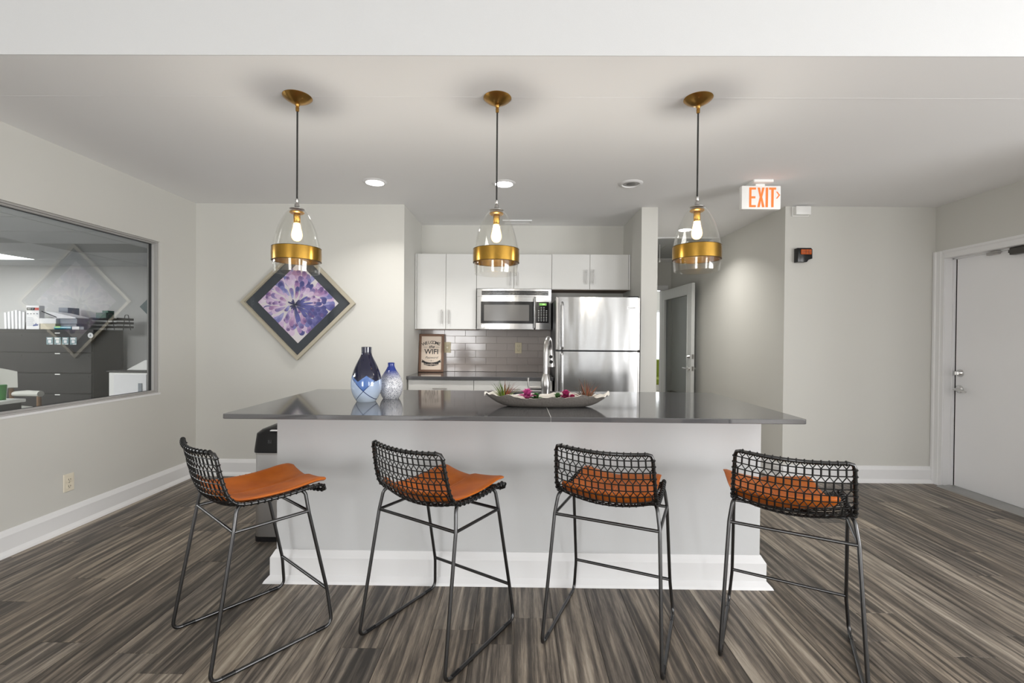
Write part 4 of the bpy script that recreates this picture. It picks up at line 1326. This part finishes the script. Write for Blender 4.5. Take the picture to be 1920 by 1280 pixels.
def vase(x, y, prof, m, label):
    inner = [(max(r_ - .006, .004), h) for r_, h in prof[::-1]][:-1]
    o = obj('vase', B().lathe([(0, 0)] + prof + [(prof[-1][0] - .003, prof[-1][1] + .001)] + inner[1:] + [(0, .01)], (x, y, CT), 48), m, origin=(x, y, CT), smooth=50)
    return tag(o, label, 'vase', 'vases on the island')


def spline(pr, n=6):
    out = []
    for i in range(len(pr) - 1):
        p0 = pr[max(i - 1, 0)]; p1 = pr[i]; p2 = pr[i + 1]; p3 = pr[min(i + 2, len(pr) - 1)]
        for k in range(n):
            t = k / n
            out.append(tuple(.5 * (2 * p1[j] + (p2[j] - p0[j]) * t + (2 * p0[j] - 5 * p1[j] + 4 * p2[j] - p3[j]) * t * t + (3 * p1[j] - p0[j] - 3 * p2[j] + p3[j]) * t ** 3) for j in range(2)))
    out.append(pr[-1])
    return out


vase(-.858, 2.59, spline([(.052, 0), (.070, .030), (.082, .065), (.0855, .095), (.082, .135), (.069, .180), (.051, .222), (.036, .252), (.0285, .275), (.0285, .310)]), vase_mat_tall(), 'tall navy vase with pale blue dipped bottom')
vase(-.752, 2.72, spline([(.046, 0), (.060, .024), (.069, .055), (.0705, .078), (.064, .110), (.049, .142), (.031, .170), (.0215, .190), (.0195, .204), (.020, .214)]), vase_mat_small(), 'short white speckled vase with blue neck')

# ------------------------------------------------------------------ trash can
tc_ = thing('trash_can', 'stainless trash can with black lid at the left end of the island', 'trash can', (-1.485, 2.96, 0))


def rrect(x0, x1, y0, y1, r, n=5):
    return arc(x0 + r, y0 + r, r, PI, 1.5 * PI, n) + arc(x1 - r, y0 + r, r, 1.5 * PI, 2 * PI, n) + arc(x1 - r, y1 - r, r, 0, PI / 2, n) + arc(x0 + r, y1 - r, r, PI / 2, PI, n)


def rloft(levels, cap0=True, cap1=True):
    return loft([[(x, y, z) for x, y in rrect(*r_)] for *r_, z in levels], cap0, cap1)


A = (-1.640, -1.345, 2.815, 3.09)
obj('base_ring', rloft([(A[0] - .002, A[1] + .002, A[2] - .002, A[3] + .002, .04, 0.0), (A[0] - .002, A[1] + .002, A[2] - .002, A[3] + .002, .04, .03)]), M_black, tc_, smooth=40)
obj('steel_body', rloft([(*A, .04, .031), (*A, .04, .545)]), brushed('can_steel', (.55, .55, .555), .3, 'z'), tc_, smooth=40)
obj('rim', rloft([(A[0] - .003, A[1] + .003, A[2] - .003, A[3] + .003, .042, .5455), (A[0] - .003, A[1] + .003, A[2] - .003, A[3] + .003, .042, .558)]), M_nickel, tc_, smooth=40)
lid = obj('lid', rloft([(A[0] - .008, A[1] + .008, A[2] - .008, A[3] + .008, .045, .5585), (A[0] - .008, A[1] + .008, A[2] - .008, A[3] + .008, .045, .575), (A[0] + .002, A[1] - .002, A[2] + .002, A[3] - .002, .045, .675), (A[0] + .02, A[1] - .02, A[2] + .03, A[3] - .03, .045, .695), (A[0] + .075, A[1] - .075, A[2] + .075, A[3] - .075, .05, .718)]), mat('gloss_black_lid', (.008, .008, .009), .25, spec=.3), tc_, smooth=40)
obj('sensor_window', B().box(-1.545, -1.44, 2.83, 2.86, .690, .6965, bev=.002), M_paper, lid)
text_mesh('lid_lettering', 'BI', .03, mat('lid_print', srgb(70, 70, 74), .4), lid, (-1.535, 2.8105, .628), rot=(PI / 2 - .09, 0, 0))

# ------------------------------------------------------------------ framed flower picture
art = thing('framed_picture', 'diamond hung framed print of a purple flower', 'picture', (-2.003, YB - .002, 1.595))
S = .745
M_frame = mat('champagne_frame', srgb(186, 178, 160), .35, .55)
R45 = Matrix.Rotation(math.radians(45.4), 4, 'Y')


def art_obj(nm, b, m, parent, **k):
    me = b if isinstance(b, bpy.types.Mesh) else mesh_from(b, nm)
    me.transform(R45)
    return obj(nm, me, m, parent, local=True, **k)


h, fwid = S / 2, .026
for k in range(4):
    b = B()
    b.prism([(-h, h), (h, h), (h - fwid, h - fwid), (-h + fwid, h - fwid)], 'y', -.034, 0, M=Matrix.Rotation(k * PI / 2, 4, 'Y'))
    b.prism([(-h + fwid, h - fwid), (h - fwid, h - fwid), (h - fwid - .006, h - fwid - .006), (-h + fwid + .006, h - fwid - .006)], 'y', -.026, 0, M=Matrix.Rotation(k * PI / 2, 4, 'Y'))
    art_obj('frame_rail', b, M_frame, art)
hm = h - fwid - .006
art_obj('mat_board', B().box(-hm, hm, -.014, -.006, -hm, hm), mat('slate_mat', srgb(52, 58, 66), .7), art)
hp = hm - .078
pb = art_obj('print_paper', B().box(-hp, hp, -.0152, -.0142, -hp, hp), mat('print_paper', srgb(226, 220, 222), .7), art)
rn = random.Random(21)
b, cols = B(), []
Z0 = -.0153
dep = [0]
ctr = Vector((-.03, -.02))       # flower centre (before the frame is turned, u right, w up in the hung picture)
iR = R45.inverted()


def petal(cx, cz, ang, ln, wd, col, col2):
    """petal in hung-picture axes, clipped to the print square"""
    dep[0] += 1
    yy = Z0 - .00003 * dep[0]
    n = 14
    pts, cl = [], []
    for i in range(n):
        a = 2 * PI * i / n
        u = ln * (.5 + .5 * math.cos(a)); v = wd * math.sin(a) * (.75 + .3 * math.cos(a))
        x = cx + u * math.cos(ang) - v * math.sin(ang); z = cz + u * math.sin(ang) + v * math.cos(ang)
        p = iR @ Vector((x, 0, z))
        p.x = max(-hp, min(hp, p.x)); p.z = max(-hp, min(hp, p.z)); p.y = yy
        pts.append(p); cl.append(.5 + .5 * math.cos(a))
    cp = iR @ Vector((cx + ln * .5 * math.cos(ang), 0, cz + ln * .5 * math.sin(ang)))
    cp.x = max(-hp, min(hp, cp.x)); cp.z = max(-hp, min(hp, cp.z)); cp.y = yy
    vs = [b.bm.verts.new(p) for p in pts]; c = b.bm.verts.new(cp)
    for i in range(n):
        f = .5 * (cl[i] + cl[(i + 1) % n])
        b.bm.faces.new((c, vs[i], vs[(i + 1) % n]))
        cols.append(tuple(col[j] * (1 - f) + col2[j] * f for j in range(3)))


PAL = [((226, 210, 230), (206, 178, 214)), ((210, 186, 218), (168, 138, 190)), ((230, 218, 232), (214, 190, 218)), ((182, 164, 206), (128, 112, 168)), ((204, 172, 204), (160, 120, 170)), ((170, 168, 214), (116, 118, 180))]
for rad, cnt, ln, wd in ((.205, 34, .110, .036), (.175, 32, .110, .034), (.14, 28, .105, .032), (.105, 24, .100, .028), (.07, 18, .090, .024), (.035, 14, .070, .018)):
    for k in range(cnt):
        a = 2 * PI * k / cnt + rn.uniform(-.14, .14)
        if rad > .15 and -.1 < a < .95 and rn.random() < .35:
            continue
        c0, c1 = rn.choice(PAL)
        if a > 5.2 or rn.random() < .12:
            c0, c1 = (120, 116, 176), (70, 72, 136)
        r0 = rad * rn.uniform(.82, 1.12)
        petal(ctr.x + r0 * math.cos(a) + .045 * math.cos(a), ctr.y + r0 * math.sin(a) + .02, a + rn.uniform(-.25, .25), ln * rn.uniform(.8, 1.15), wd * rn.uniform(.8, 1.15), srgb(*c0), srgb(*c1))
        if rn.random() < .35:
            petal(ctr.x + (r0 + ln * .45) * math.cos(a) + .045 * math.cos(a), ctr.y + (r0 + ln * .45) * math.sin(a) + .02, a, ln * .5, wd * .7, srgb(*c1), srgb(110, 84, 140))
for k in range(16):
    a = rn.uniform(-1.6, .6)
    petal(ctr.x + .02 * math.cos(a), ctr.y + .02 * math.sin(a), a, rn.uniform(.06, .17), .012, srgb(62, 64, 116), srgb(98, 100, 170))
for k in range(12):
    a = rn.uniform(0, 2 * PI)
    petal(ctr.x, ctr.y, a, rn.uniform(.03, .07), .010, srgb(30, 34, 58), srgb(70, 66, 116))
me = colour_mesh(b, cols, 'flower')
art_obj('flower', me, M_petal, pb)
art_obj('glazing', B().box(-hm + .001, hm - .001, -.0245, -.0240, -hm + .001, hm - .001), thin_glass('picture_glass', (.985, .985, .985), 1.35), art)

# ------------------------------------------------------------------ pendant lights
def glowing_bulb():
    m = bpy.data.materials.new('lit_bulb'); m.use_nodes = True
    nt = m.node_tree; nt.nodes.clear()
    out = nt.nodes.new('ShaderNodeOutputMaterial'); tr = nt.nodes.new('ShaderNodeBsdfTransparent'); em = nt.nodes.new('ShaderNodeEmission')
    em.inputs[0].default_value = (1.0, .62, .22, 1); em.inputs[1].default_value = 5.0
    mx = nt.nodes.new('ShaderNodeMixShader'); mx.inputs[0].default_value = .5
    nt.links.new(tr.outputs[0], mx.inputs[1]); nt.links.new(em.outputs[0], mx.inputs[2]); nt.links.new(mx.outputs[0], out.inputs[0])
    return m


M_filament = glowing_bulb()
M_cord = mat('black_cord', (.012, .011, .010), .6)


def pendant(x, y, dz, label):
    t = thing('pendant_light', label, 'pendant light', (x, y, ZC), group='glass pendants over the island')
    obj('canopy', B().lathe([(.0, -.036), (.012, -.036), (.030, -.030), (.058, -.014), (.071, -.002), (.071, 0)], (x, y, ZC), 40), M_brass, t, smooth=True)
    obj('strain_relief', B().lathe([(.0045, -.075), (.008, -.072), (.009, -.055), (.007, -.050), (.011, -.044), (.011, -.0362)], (x, y, ZC), 16), M_brass, t, smooth=True)
    zt = 1.937 + dz
    obj('cord', B().cyl((x, y, zt + .045), (x, y, ZC - .07), .0042, seg=10), M_cord, t)
    obj('coupling', B().lathe([(.0045, .052), (.008, .050), (.0085, .034), (.006, .030), (.011, .024), (.012, .012), (.009, .008), (.014, .002), (.036, .0005), (.036, -.003), (0, -.003)], (x, y, zt), 20), M_nickel, t, smooth=True)
    gp = spline([(.026, 0), (.045, -.013), (.062, -.038), (.079, -.072), (.092, -.106), (.104, -.150), (.1125, -.195), (.1145, -.235), (.113, -.275), (.108, -.326)], 4)
    g = obj('glass_shade', B().lathe([(r_, h_) for r_, h_ in gp] + [(r_ - .0035, h_ + .001) for r_, h_ in gp[::-1]], (x, y, zt), 48), M_glass, t, smooth=True)
    obj('brass_band', B().lathe([(.1135, -.200), (.1165, -.200), (.1178, -.232), (.1172, -.266), (.1145, -.266), (.1150, -.232), (.1135, -.200)], (x, y, zt), 48), M_brassb, t, smooth=True)
    obj('band_edge', B().lathe([(.1140, -.1985), (.1172, -.1985), (.1172, -.2004), (.1140, -.2004)], (x, y, zt), 48).lathe([(.1150, -.2655), (.1178, -.2655), (.1178, -.268), (.1150, -.268)], (x, y, zt), 48), mat('band_edge_dark', (.05, .03, .01), .4, .8) if 'band_edge_dark' not in bpy.data.materials else bpy.data.materials['band_edge_dark'], t)
    obj('socket_disc', B().lathe([(0, -.014), (.034, -.014), (.036, -.019), (.030, -.024), (0, -.024)], (x, y, zt), 28), M_brass, t, smooth=True)
    obj('socket', B().lathe([(.015, -.024), (.0165, -.03), (.0165, -.066), (.014, -.070), (0, -.070)], (x, y, zt), 20), M_brassb, t, smooth=True)
    obj('bulb', B().lathe(spline([(.010, -.071), (.012, -.080), (.021, -.105), (.026, -.128), (.024, -.146), (.014, -.160), (0, -.164)], 4), (x, y, zt), 20), M_filament, t, smooth=True)
    l = bpy.data.lights.new('bulb_glow', 'POINT'); l.energy = 9.0; l.color = (1, .945, .85); l.shadow_soft_size = .020
    lo = bpy.data.objects.new('bulb_glow', l); lo.location = (x, y, zt - .124); COL.objects.link(lo)


pendant(-1.123, 2.305, 0, 'glass pendant lamp on the left in front of the flower picture')
pendant(-.106, 2.31, 0, 'middle glass pendant lamp in front of the microwave')
pendant(.910, 2.31, .022, 'glass pendant lamp on the right beside the exit sign')

# ------------------------------------------------------------------ recessed ceiling lights
M_lit = mat('lit_lens', (1, 1, 1), .5, emis=(1, .97, .92), strength=14)
M_unlit = mat('unlit_lens', srgb(176, 176, 176), .4)


def downlight(x, y, lit, label, power=5.5):
    t = thing('recessed_light', label, 'ceiling light', (x, y, ZC), group='recessed ceiling lights')
    obj('trim_ring', B().lathe([(.066, -.002), (.070, -.010), (.086, -.006), (.094, 0)], (x, y, ZC), 40), M_trim, t, smooth=True)
    obj('lens', B().lathe([(0, -.0045), (.052, -.0045), (.068, -.0015), (.068, -.0005)], (x, y, ZC), 36), M_lit if lit else M_unlit, t, smooth=True)
    if not lit:
        obj('lamp_eye', B().lathe([(0, -.0075), (.030, -.0072), (.036, -.005)], (x, y, ZC), 30), mat('lamp_eye_grey', srgb(120, 120, 120), .4), t, smooth=True)
    else:
        l = area_light('downlight_beam', (x, y, ZC - .014), (0, 0, 0), .12, .12, power, (1, .965, .91), 'DISK', math.radians(125))
    return t


downlight(-1.121, 3.56, True, 'lit recessed ceiling light nearest the flower picture')
downlight(-.107, 3.58, True, 'lit recessed ceiling light behind the middle pendant cord')
downlight(.888, 3.57, False, 'unlit recessed ceiling light in front of the fridge')
downlight(1.86, 5.05, True, 'lit recessed hall ceiling light behind the right pendant', 7)

# ------------------------------------------------------------------ exit sign, alarm box, strobe
ex = thing('exit_sign', 'white EXIT sign with orange letters hanging from the ceiling', 'sign', (1.868, 3.52, 2.29))
obj('housing', B().box(1.719, 2.018, 3.50, 3.545, 2.290, 2.470, bev=.006, seg=2), M_white, ex, smooth=40)
obj('mount_canopy', B().box(1.79, 1.94, 3.46, 3.60, 2.484, ZC, bev=.004).box(1.83, 1.90, 3.51, 3.54, 2.4705, 2.4845), M_white, ex)
M_or = mat('orange_exit_letters', srgb(238, 104, 38), .45, emis=(1, .30, .06), strength=.25)
lh, lw, st = .150, .050, .0155
z0, x = 2.305, 1.776


def P_(x0, x1, za, zb):
    return B().box(x0, x1, 3.4975, 3.5005, za, zb)


obj('letter_e', B().prism([(x, z0), (x + lw, z0), (x + lw, z0 + st), (x + st, z0 + st), (x + st, z0 + lh / 2 - st / 2), (x + lw - .004, z0 + lh / 2 - st / 2), (x + lw - .004, z0 + lh / 2 + st / 2), (x + st, z0 + lh / 2 + st / 2), (x + st, z0 + lh - st), (x + lw, z0 + lh - st), (x + lw, z0 + lh), (x, z0 + lh)], 'y', 3.4975, 3.5005), M_or, ex)
x += lw + .012
obj('letter_x', B().prism([(x, z0), (x + .018, z0), (x + .027, z0 + .055), (x + .036, z0), (x + .054, z0), (x + .036, z0 + .077), (x + .053, z0 + lh), (x + .036, z0 + lh), (x + .027, z0 + .098), (x + .018, z0 + lh), (x + .001, z0 + lh), (x + .018, z0 + .077)], 'y', 3.4975, 3.5005), M_or, ex)
x += .054 + .009
obj('letter_i', P_(x, x + .017, z0, z0 + lh), M_or, ex)
x += .017 + .008
obj('letter_t', B().prism([(x + .018, z0), (x + .035, z0), (x + .035, z0 + lh - st), (x + .053, z0 + lh - st), (x + .053, z0 + lh), (x, z0 + lh), (x, z0 + lh - st), (x + .018, z0 + lh - st)], 'y', 3.4975, 3.5005), M_or, ex)
x += .048
obj('chevron', B().prism([(x + .006, 2.372), (x + .026, 2.398), (x + .006, 2.424), (x + .015, 2.424), (x + .036, 2.398), (x + .015, 2.372)], 'y', 3.4975, 3.5005), M_or, ex)
al = thing('sensor_box', 'small white sensor box high on the wall beside the exit sign', 'alarm', (2.575, YB - .03, 2.423))
obj('box_cover', B().box(2.505, 2.640, YB - .055, YB - .012, 2.418, 2.494, bev=.006, seg=2), M_white, al, smooth=40)
obj('back_plate', B().box(2.495, 2.648, YB - .012, YB, 2.412, 2.500, bev=.002), M_white, al)
sb = thing('alarm_strobe', 'black wall strobe with amber lens near the hall corner', 'strobe', (2.585, YB - .04, 2.0))
obj('housing', B().prism([(2.522, 1.992), (2.605, 1.992), (2.620, 2.012), (2.652, 2.022), (2.652, 2.105), (2.640, 2.118), (2.522, 2.118)], 'y', YB - .06, YB, bev=.004), M_black, sb, smooth=40)
M_amber = mat('amber_lens', srgb(186, 84, 24), .15, spec=.7)
ln_ = obj('amber_lens', B().box(2.545, 2.640, YB - .070, YB - .0602, 2.058, 2.104, bev=.004), M_amber, sb)
obj('lens_rib', B().box(2.585, 2.588, YB - .072, YB - .0702, 2.060, 2.102).box(2.612, 2.615, YB - .072, YB - .0702, 2.060, 2.102).box(2.547, 2.638, YB - .072, YB - .0702, 2.079, 2.082), mat('amber_rib', srgb(110, 44, 14), .3), ln_)

# ------------------------------------------------------------------ bar stools
# side rim profile in the stool's own (v forward, z up), half width w
RIM = [(-.207, .848, .193), (-.200, .815, .195), (-.190, .765, .198), (-.177, .710, .201), (-.162, .668, .203), (-.138, .640, .204), (-.105, .628, .204), (-.04, .623, .204), (.04, .622, .203), (.11, .625, .202), (.165, .630, .200), (.198, .629, .198), (.222, .618, .196), (.235, .598, .193)]
# dense resample by arc length
_dense = []
for i in range(len(RIM) - 1):
    p0, p1, p2, p3 = (Vector(RIM[max(0, min(len(RIM) - 1, j))]) for j in (i - 1, i, i + 1, i + 2))
    for k in range(8):
        t = k / 8
        _dense.append(.5 * (2 * p1 + (p2 - p0) * t + (2 * p0 - 5 * p1 + 4 * p2 - p3) * t * t + (3 * p1 - p0 - 3 * p2 + p3) * t ** 3))
_dense.append(Vector(RIM[-1]))
_al = [0.0]
for a_, c_ in zip(_dense[:-1], _dense[1:]):
    _al.append(_al[-1] + math.hypot(c_.x - a_.x, c_.y - a_.y))
ARC = _al[-1]


def prof_at(s):
    s = max(0, min(ARC, s))
    for i in range(len(_al) - 1):
        if _al[i + 1] >= s:
            t = (s - _al[i]) / max(1e-9, _al[i + 1] - _al[i])
            p = _dense[i].lerp(_dense[i + 1], t)
            d = _dense[i + 1] - _dense[i]
            return p, Vector((d.x, d.y)).normalized()
    return _dense[-1], Vector((0, -1))


def shell_pt(a, s, out=0.0):
    """point of the wire shell: a in -1..1 across, s along the profile; bowed back / down in the middle"""
    p, d = prof_at(s)
    nv = Vector((-(-d.y), -d.x)) if False else Vector((d.y, -d.x))   # outward (back / underside) normal in (v, z)
    if nv.x > 0 and s < ARC * .35:
        nv = -nv
    bow = .036 * (1 - a * a)
    if s > ARC * .86:
        bow *= 1 - .25 * (s - ARC * .86) / (ARC * .14)
    k = bow + out
    return Vector((a * p.z, p.x + nv.x * k, p.y + nv.y * k))


def stool_meshes():
    out = {}
    # rim rod
    cr_ = .022
    path = []
    right_side = [shell_pt(1, s) for s in [cr_ + (ARC - 2 * cr_) * i / 40 for i in range(41)]]
    top_edge = [shell_pt(a, 0) for a in [-.9 + 1.8 * i / 16 for i in range(17)]]
    bot_edge = [shell_pt(a, ARC) for a in [.9 - 1.8 * i / 16 for i in range(17)]]
    left_side = [Vector((-p.x, p.y, p.z)) for p in right_side[::-1]]
    # corner points for smooth turn
    path = top_edge + [shell_pt(.975, cr_ * .25)] + right_side + [shell_pt(.975, ARC - cr_ * .25)] + bot_edge + [shell_pt(-.975, ARC - cr_ * .25)] + left_side + [shell_pt(-.975, cr_ * .25)]
    out['rim'] = mesh_from(B().tube(path, .0072, 10, closed=True), 'rim')
    # wires
    b = B()
    rows = 24
    dz = ARC / rows
    n = 15
    da = 2.0 / n
    for r_ in range(1, rows):
        s = r_ * dz
        b.tube([shell_pt(-1 + 2 * i / 14, s) for i in range(15)], .0024, 5, caps=False)
    wrap = []
    for r_ in range(rows):
        s0, s1 = r_ * dz, (r_ + 1) * dz
        bar_row = r_ % 2 == 1
        m = r_ // 2
        if bar_row:
            off = .5 * (m % 2)
            for i in range(n + 1):
                a = -1 + (i + off) * da
                if -.995 < a < .995:
                    b.tube([shell_pt(a, s0), shell_pt(a, (s0 + s1) / 2), shell_pt(a, s1)], .0034, 5, caps=False)
        else:
            oa, ob = .5 * ((m - 1) % 2), .5 * (m % 2)
            for i in range(-1, n + 2):
                a0 = -1 + (i + oa) * da
                for sg_ in (-1, 1):
                    a1 = a0 + sg_ * .5 * da
                    if -1.001 <= a0 <= 1.001 and -1.001 <= a1 <= 1.001:
                        pts = []
                        for k in range(5):
                            t = k / 4
                            e_ = t * t * (3 - 2 * t)
                            pts.append(shell_pt(a0 + (a1 - a0) * e_, s0 + (s1 - s0) * t))
                        b.tube(pts, .0021, 5, caps=False)
    out['wire_shell'] = mesh_from(b, 'wire_shell')
    # wire ends wrapped round the rim
    b = B()

    def wrap_ring(c, d):
        d = d.normalized(); u = d.orthogonal().normalized(); v = d.cross(u)
        b.tube([c + (u * math.cos(2 * PI * k / 9) + v * math.sin(2 * PI * k / 9)) * .0082 for k in range(9)], .0027, 5, closed=True)
    for i in range(1, n):
        a = -1 + i * da
        for s in (0, ARC):
            c = shell_pt(a, s)
            wrap_ring(c, shell_pt(a + .01, s) - c)
    for r_ in range(1, rows):
        for sg_ in (-1, 1):
            c = shell_pt(sg_, r_ * dz); d = shell_pt(sg_, r_ * dz + .002) - c
            wrap_ring(c, d)
    out['rim_wraps'] = mesh_from(b, 'rim_wraps')
    # cushion
    CP = [(-.163, .686), (-.156, .672), (-.142, .657), (-.118, .645), (-.08, .638), (-.02, .634), (.06, .634), (.13, .640), (.185, .647), (.225, .647), (.248, .640)]
    CP = spline(CP, 4)
    nu, nv_ = 24, len(CP)
    top, bot = [], []
    bb = B()
    for j, (v, z) in enumerate(CP):
        ta, tb_ = [], []
        jj = j / (nv_ - 1)
        d = Vector((CP[min(j + 1, nv_ - 1)][0] - CP[max(j - 1, 0)][0], CP[min(j + 1, nv_ - 1)][1] - CP[max(j - 1, 0)][1])).normalized()
        nrm = Vector((-d.y, d.x))
        # rounded corners in plan
        e_ = min(jj, 1 - jj)
        wid = .183 * (1 - .13 * max(0, 1 - e_ / .07) ** 2)
        for i in range(nu + 1):
            a = -1 + 2 * i / nu
            sag = -.030 * (1 - a * a) * (1 - .45 * max(0, (jj - .75) / .25) * (0 if a < 0 else 1))
            edge = max(0, 1 - min((1 - abs(a)) / .10, 1)) ** 2
            endr = max(0, 1 - min(e_ / .05, 1)) ** 2
            th = .018 * (1 - .65 * max(edge, endr))
            seam = -.0035 * math.exp(-(a / .03) ** 2)
            base = Vector((a * wid, v - nrm.x * sag * 0 + (sag if jj < .14 else 0) * .6, z + sag * (1 if jj > .14 else .55)))
            up = Vector((0, nrm.x, nrm.y))
            ta.append(bb.bm.verts.new(base + up * (th * .5 + seam)))
            tb_.append(bb.bm.verts.new(base - up * th * .5))
        top.append(ta); bot.append(tb_)
    for j in range(nv_ - 1):
        for i in range(nu):
            bb.bm.faces.new((top[j][i], top[j][i + 1], top[j + 1][i + 1], top[j + 1][i]))
            bb.bm.faces.new((bot[j][i], bot[j + 1][i], bot[j + 1][i + 1], bot[j][i + 1]))
        bb.bm.faces.new((top[j][0], top[j + 1][0], bot[j + 1][0], bot[j][0]))
        bb.bm.faces.new((top[j][nu], bot[j][nu], bot[j + 1][nu], top[j + 1][nu]))
    for i in range(nu):
        bb.bm.faces.new((top[0][i], bot[0][i], bot[0][i + 1], top[0][i + 1]))
        bb.bm.faces.new((top[-1][i], top[-1][i + 1], bot[-1][i + 1], bot[-1][i]))
    out['cushion'] = mesh_from(bb, 'cushion')
    # stitched seam lines
    sb_ = B()
    pts = []
    for j, (v, z) in enumerate(CP[2:-1]):
        d = Vector((0, 0, 1))
        pts.append((0, v, z - .030 + .0068))
    sb_.tube(pts, .0012, 5)
    out['stitched_seam'] = mesh_from(sb_, 'stitched_seam')
    # side frames
    rl = .0074
    for nm, sg_ in (('leg_frame', 1), ('leg_frame_mirror', -1)):
        P3 = [(.197, -.118, .627), (.206, -.136, .612), (.217, -.149, .534), (.240, -.237, .0075), (.240, .240, .0075), (.226, .224, .160), (.217, .143, .534), (.206, .134, .612), (.197, .118, .627)]
        rad = [0, .03, .2, .034, .034, .3, .2, .03, 0]
        out[nm] = mesh_from(B().tube(fillet([(x * sg_, y, z) for x, y, z in P3], rad, 6), rl, 12), nm)
        out['crossbar_side%+d' % sg_] = mesh_from(B().cyl((.217 * sg_, -.149, .534), (.217 * sg_, .143, .534), .0065, seg=10), 'crossbar')
        out['glide%+d' % sg_] = mesh_from(B().cyl((.240 * sg_, -.196, .0082), (.240 * sg_, -.150, .0082), .0080, seg=10), 'glide')
        out['glide_f%+d' % sg_] = mesh_from(B().cyl((.240 * sg_, .165, .0082), (.240 * sg_, .205, .0082), .0080, seg=10), 'glide')
    out['crossbar_r'] = mesh_from(B().cyl((-.217, -.149, .534), (.217, -.149, .534), .0065, seg=10), 'crossbar')
    out['crossbar_f'] = mesh_from(B().cyl((-.217, .143, .534), (.217, .143, .534), .0065, seg=10), 'crossbar')
    out['footrest'] = mesh_from(B().cyl((-.2255, .222, .168), (.2255, .222, .168), .0070, seg=10), 'footrest')
    return out


SM = stool_meshes()
st0 = thing('bar_stool', 'x', 'bar stool', (0, 0, 0), group='wire bar stools along the island')
M_seam = mat('pale_stitching', srgb(214, 140, 90), .6)
for key, nm, m in (('rim', 'rim', M_rim), ('wire_shell', 'wire_shell', M_blackmetal), ('rim_wraps', 'rim_wraps', M_blackmetal), ('cushion', 'seat_cushion', M_leather),
                   ('leg_frame', 'leg_frame', M_gun), ('leg_frame_mirror', 'leg_frame', M_gun), ('crossbar_side+1', 'crossbar', M_gun), ('crossbar_side-1', 'crossbar', M_gun),
                   ('crossbar_r', 'crossbar', M_gun), ('crossbar_f', 'crossbar', M_gun), ('footrest', 'footrest', M_gun), ('glide+1', 'glide', M_black), ('glide-1', 'glide', M_black), ('glide_f+1', 'glide', M_black), ('glide_f-1', 'glide', M_black)):
    o = obj(nm, SM[key], m, st0, local=True, smooth=50)
    if key == 'rim_wraps':
        o['kind'] = 'stuff'
    if key == 'cushion':
        obj('stitched_seam', SM['stitched_seam'], M_seam, o, local=True)
POSES = [(-1.152, 1.976, -39.4, 'bar stool at the left end of the island near the trash can'),
         (-.333, 1.991, -32.2, 'bar stool second from the left, below the vases'),
         (.430, 2.002, -23.6, 'bar stool third from the left, below the planter dish'),
         (1.153, 1.913, -29.1, 'bar stool at the right end of the island')]
for i, (x, y, a, lab) in enumerate(POSES):
    lab = 'tan leather ' + lab
    if i == 0:
        st0.location = (x, y, 0); st0.rotation_euler = (0, 0, math.radians(a)); st0['label'] = lab
    else:
        r = copy_tree(st0, (x, y, 0), math.radians(a), lab)
        if i == 3:                       # the loose cushion has slid to the left here
            for ch in r.children:
                if ch.name.startswith('seat_cushion'):
                    ch.location = (-.045, .032, .003); ch.rotation_euler = (0, 0, .20)
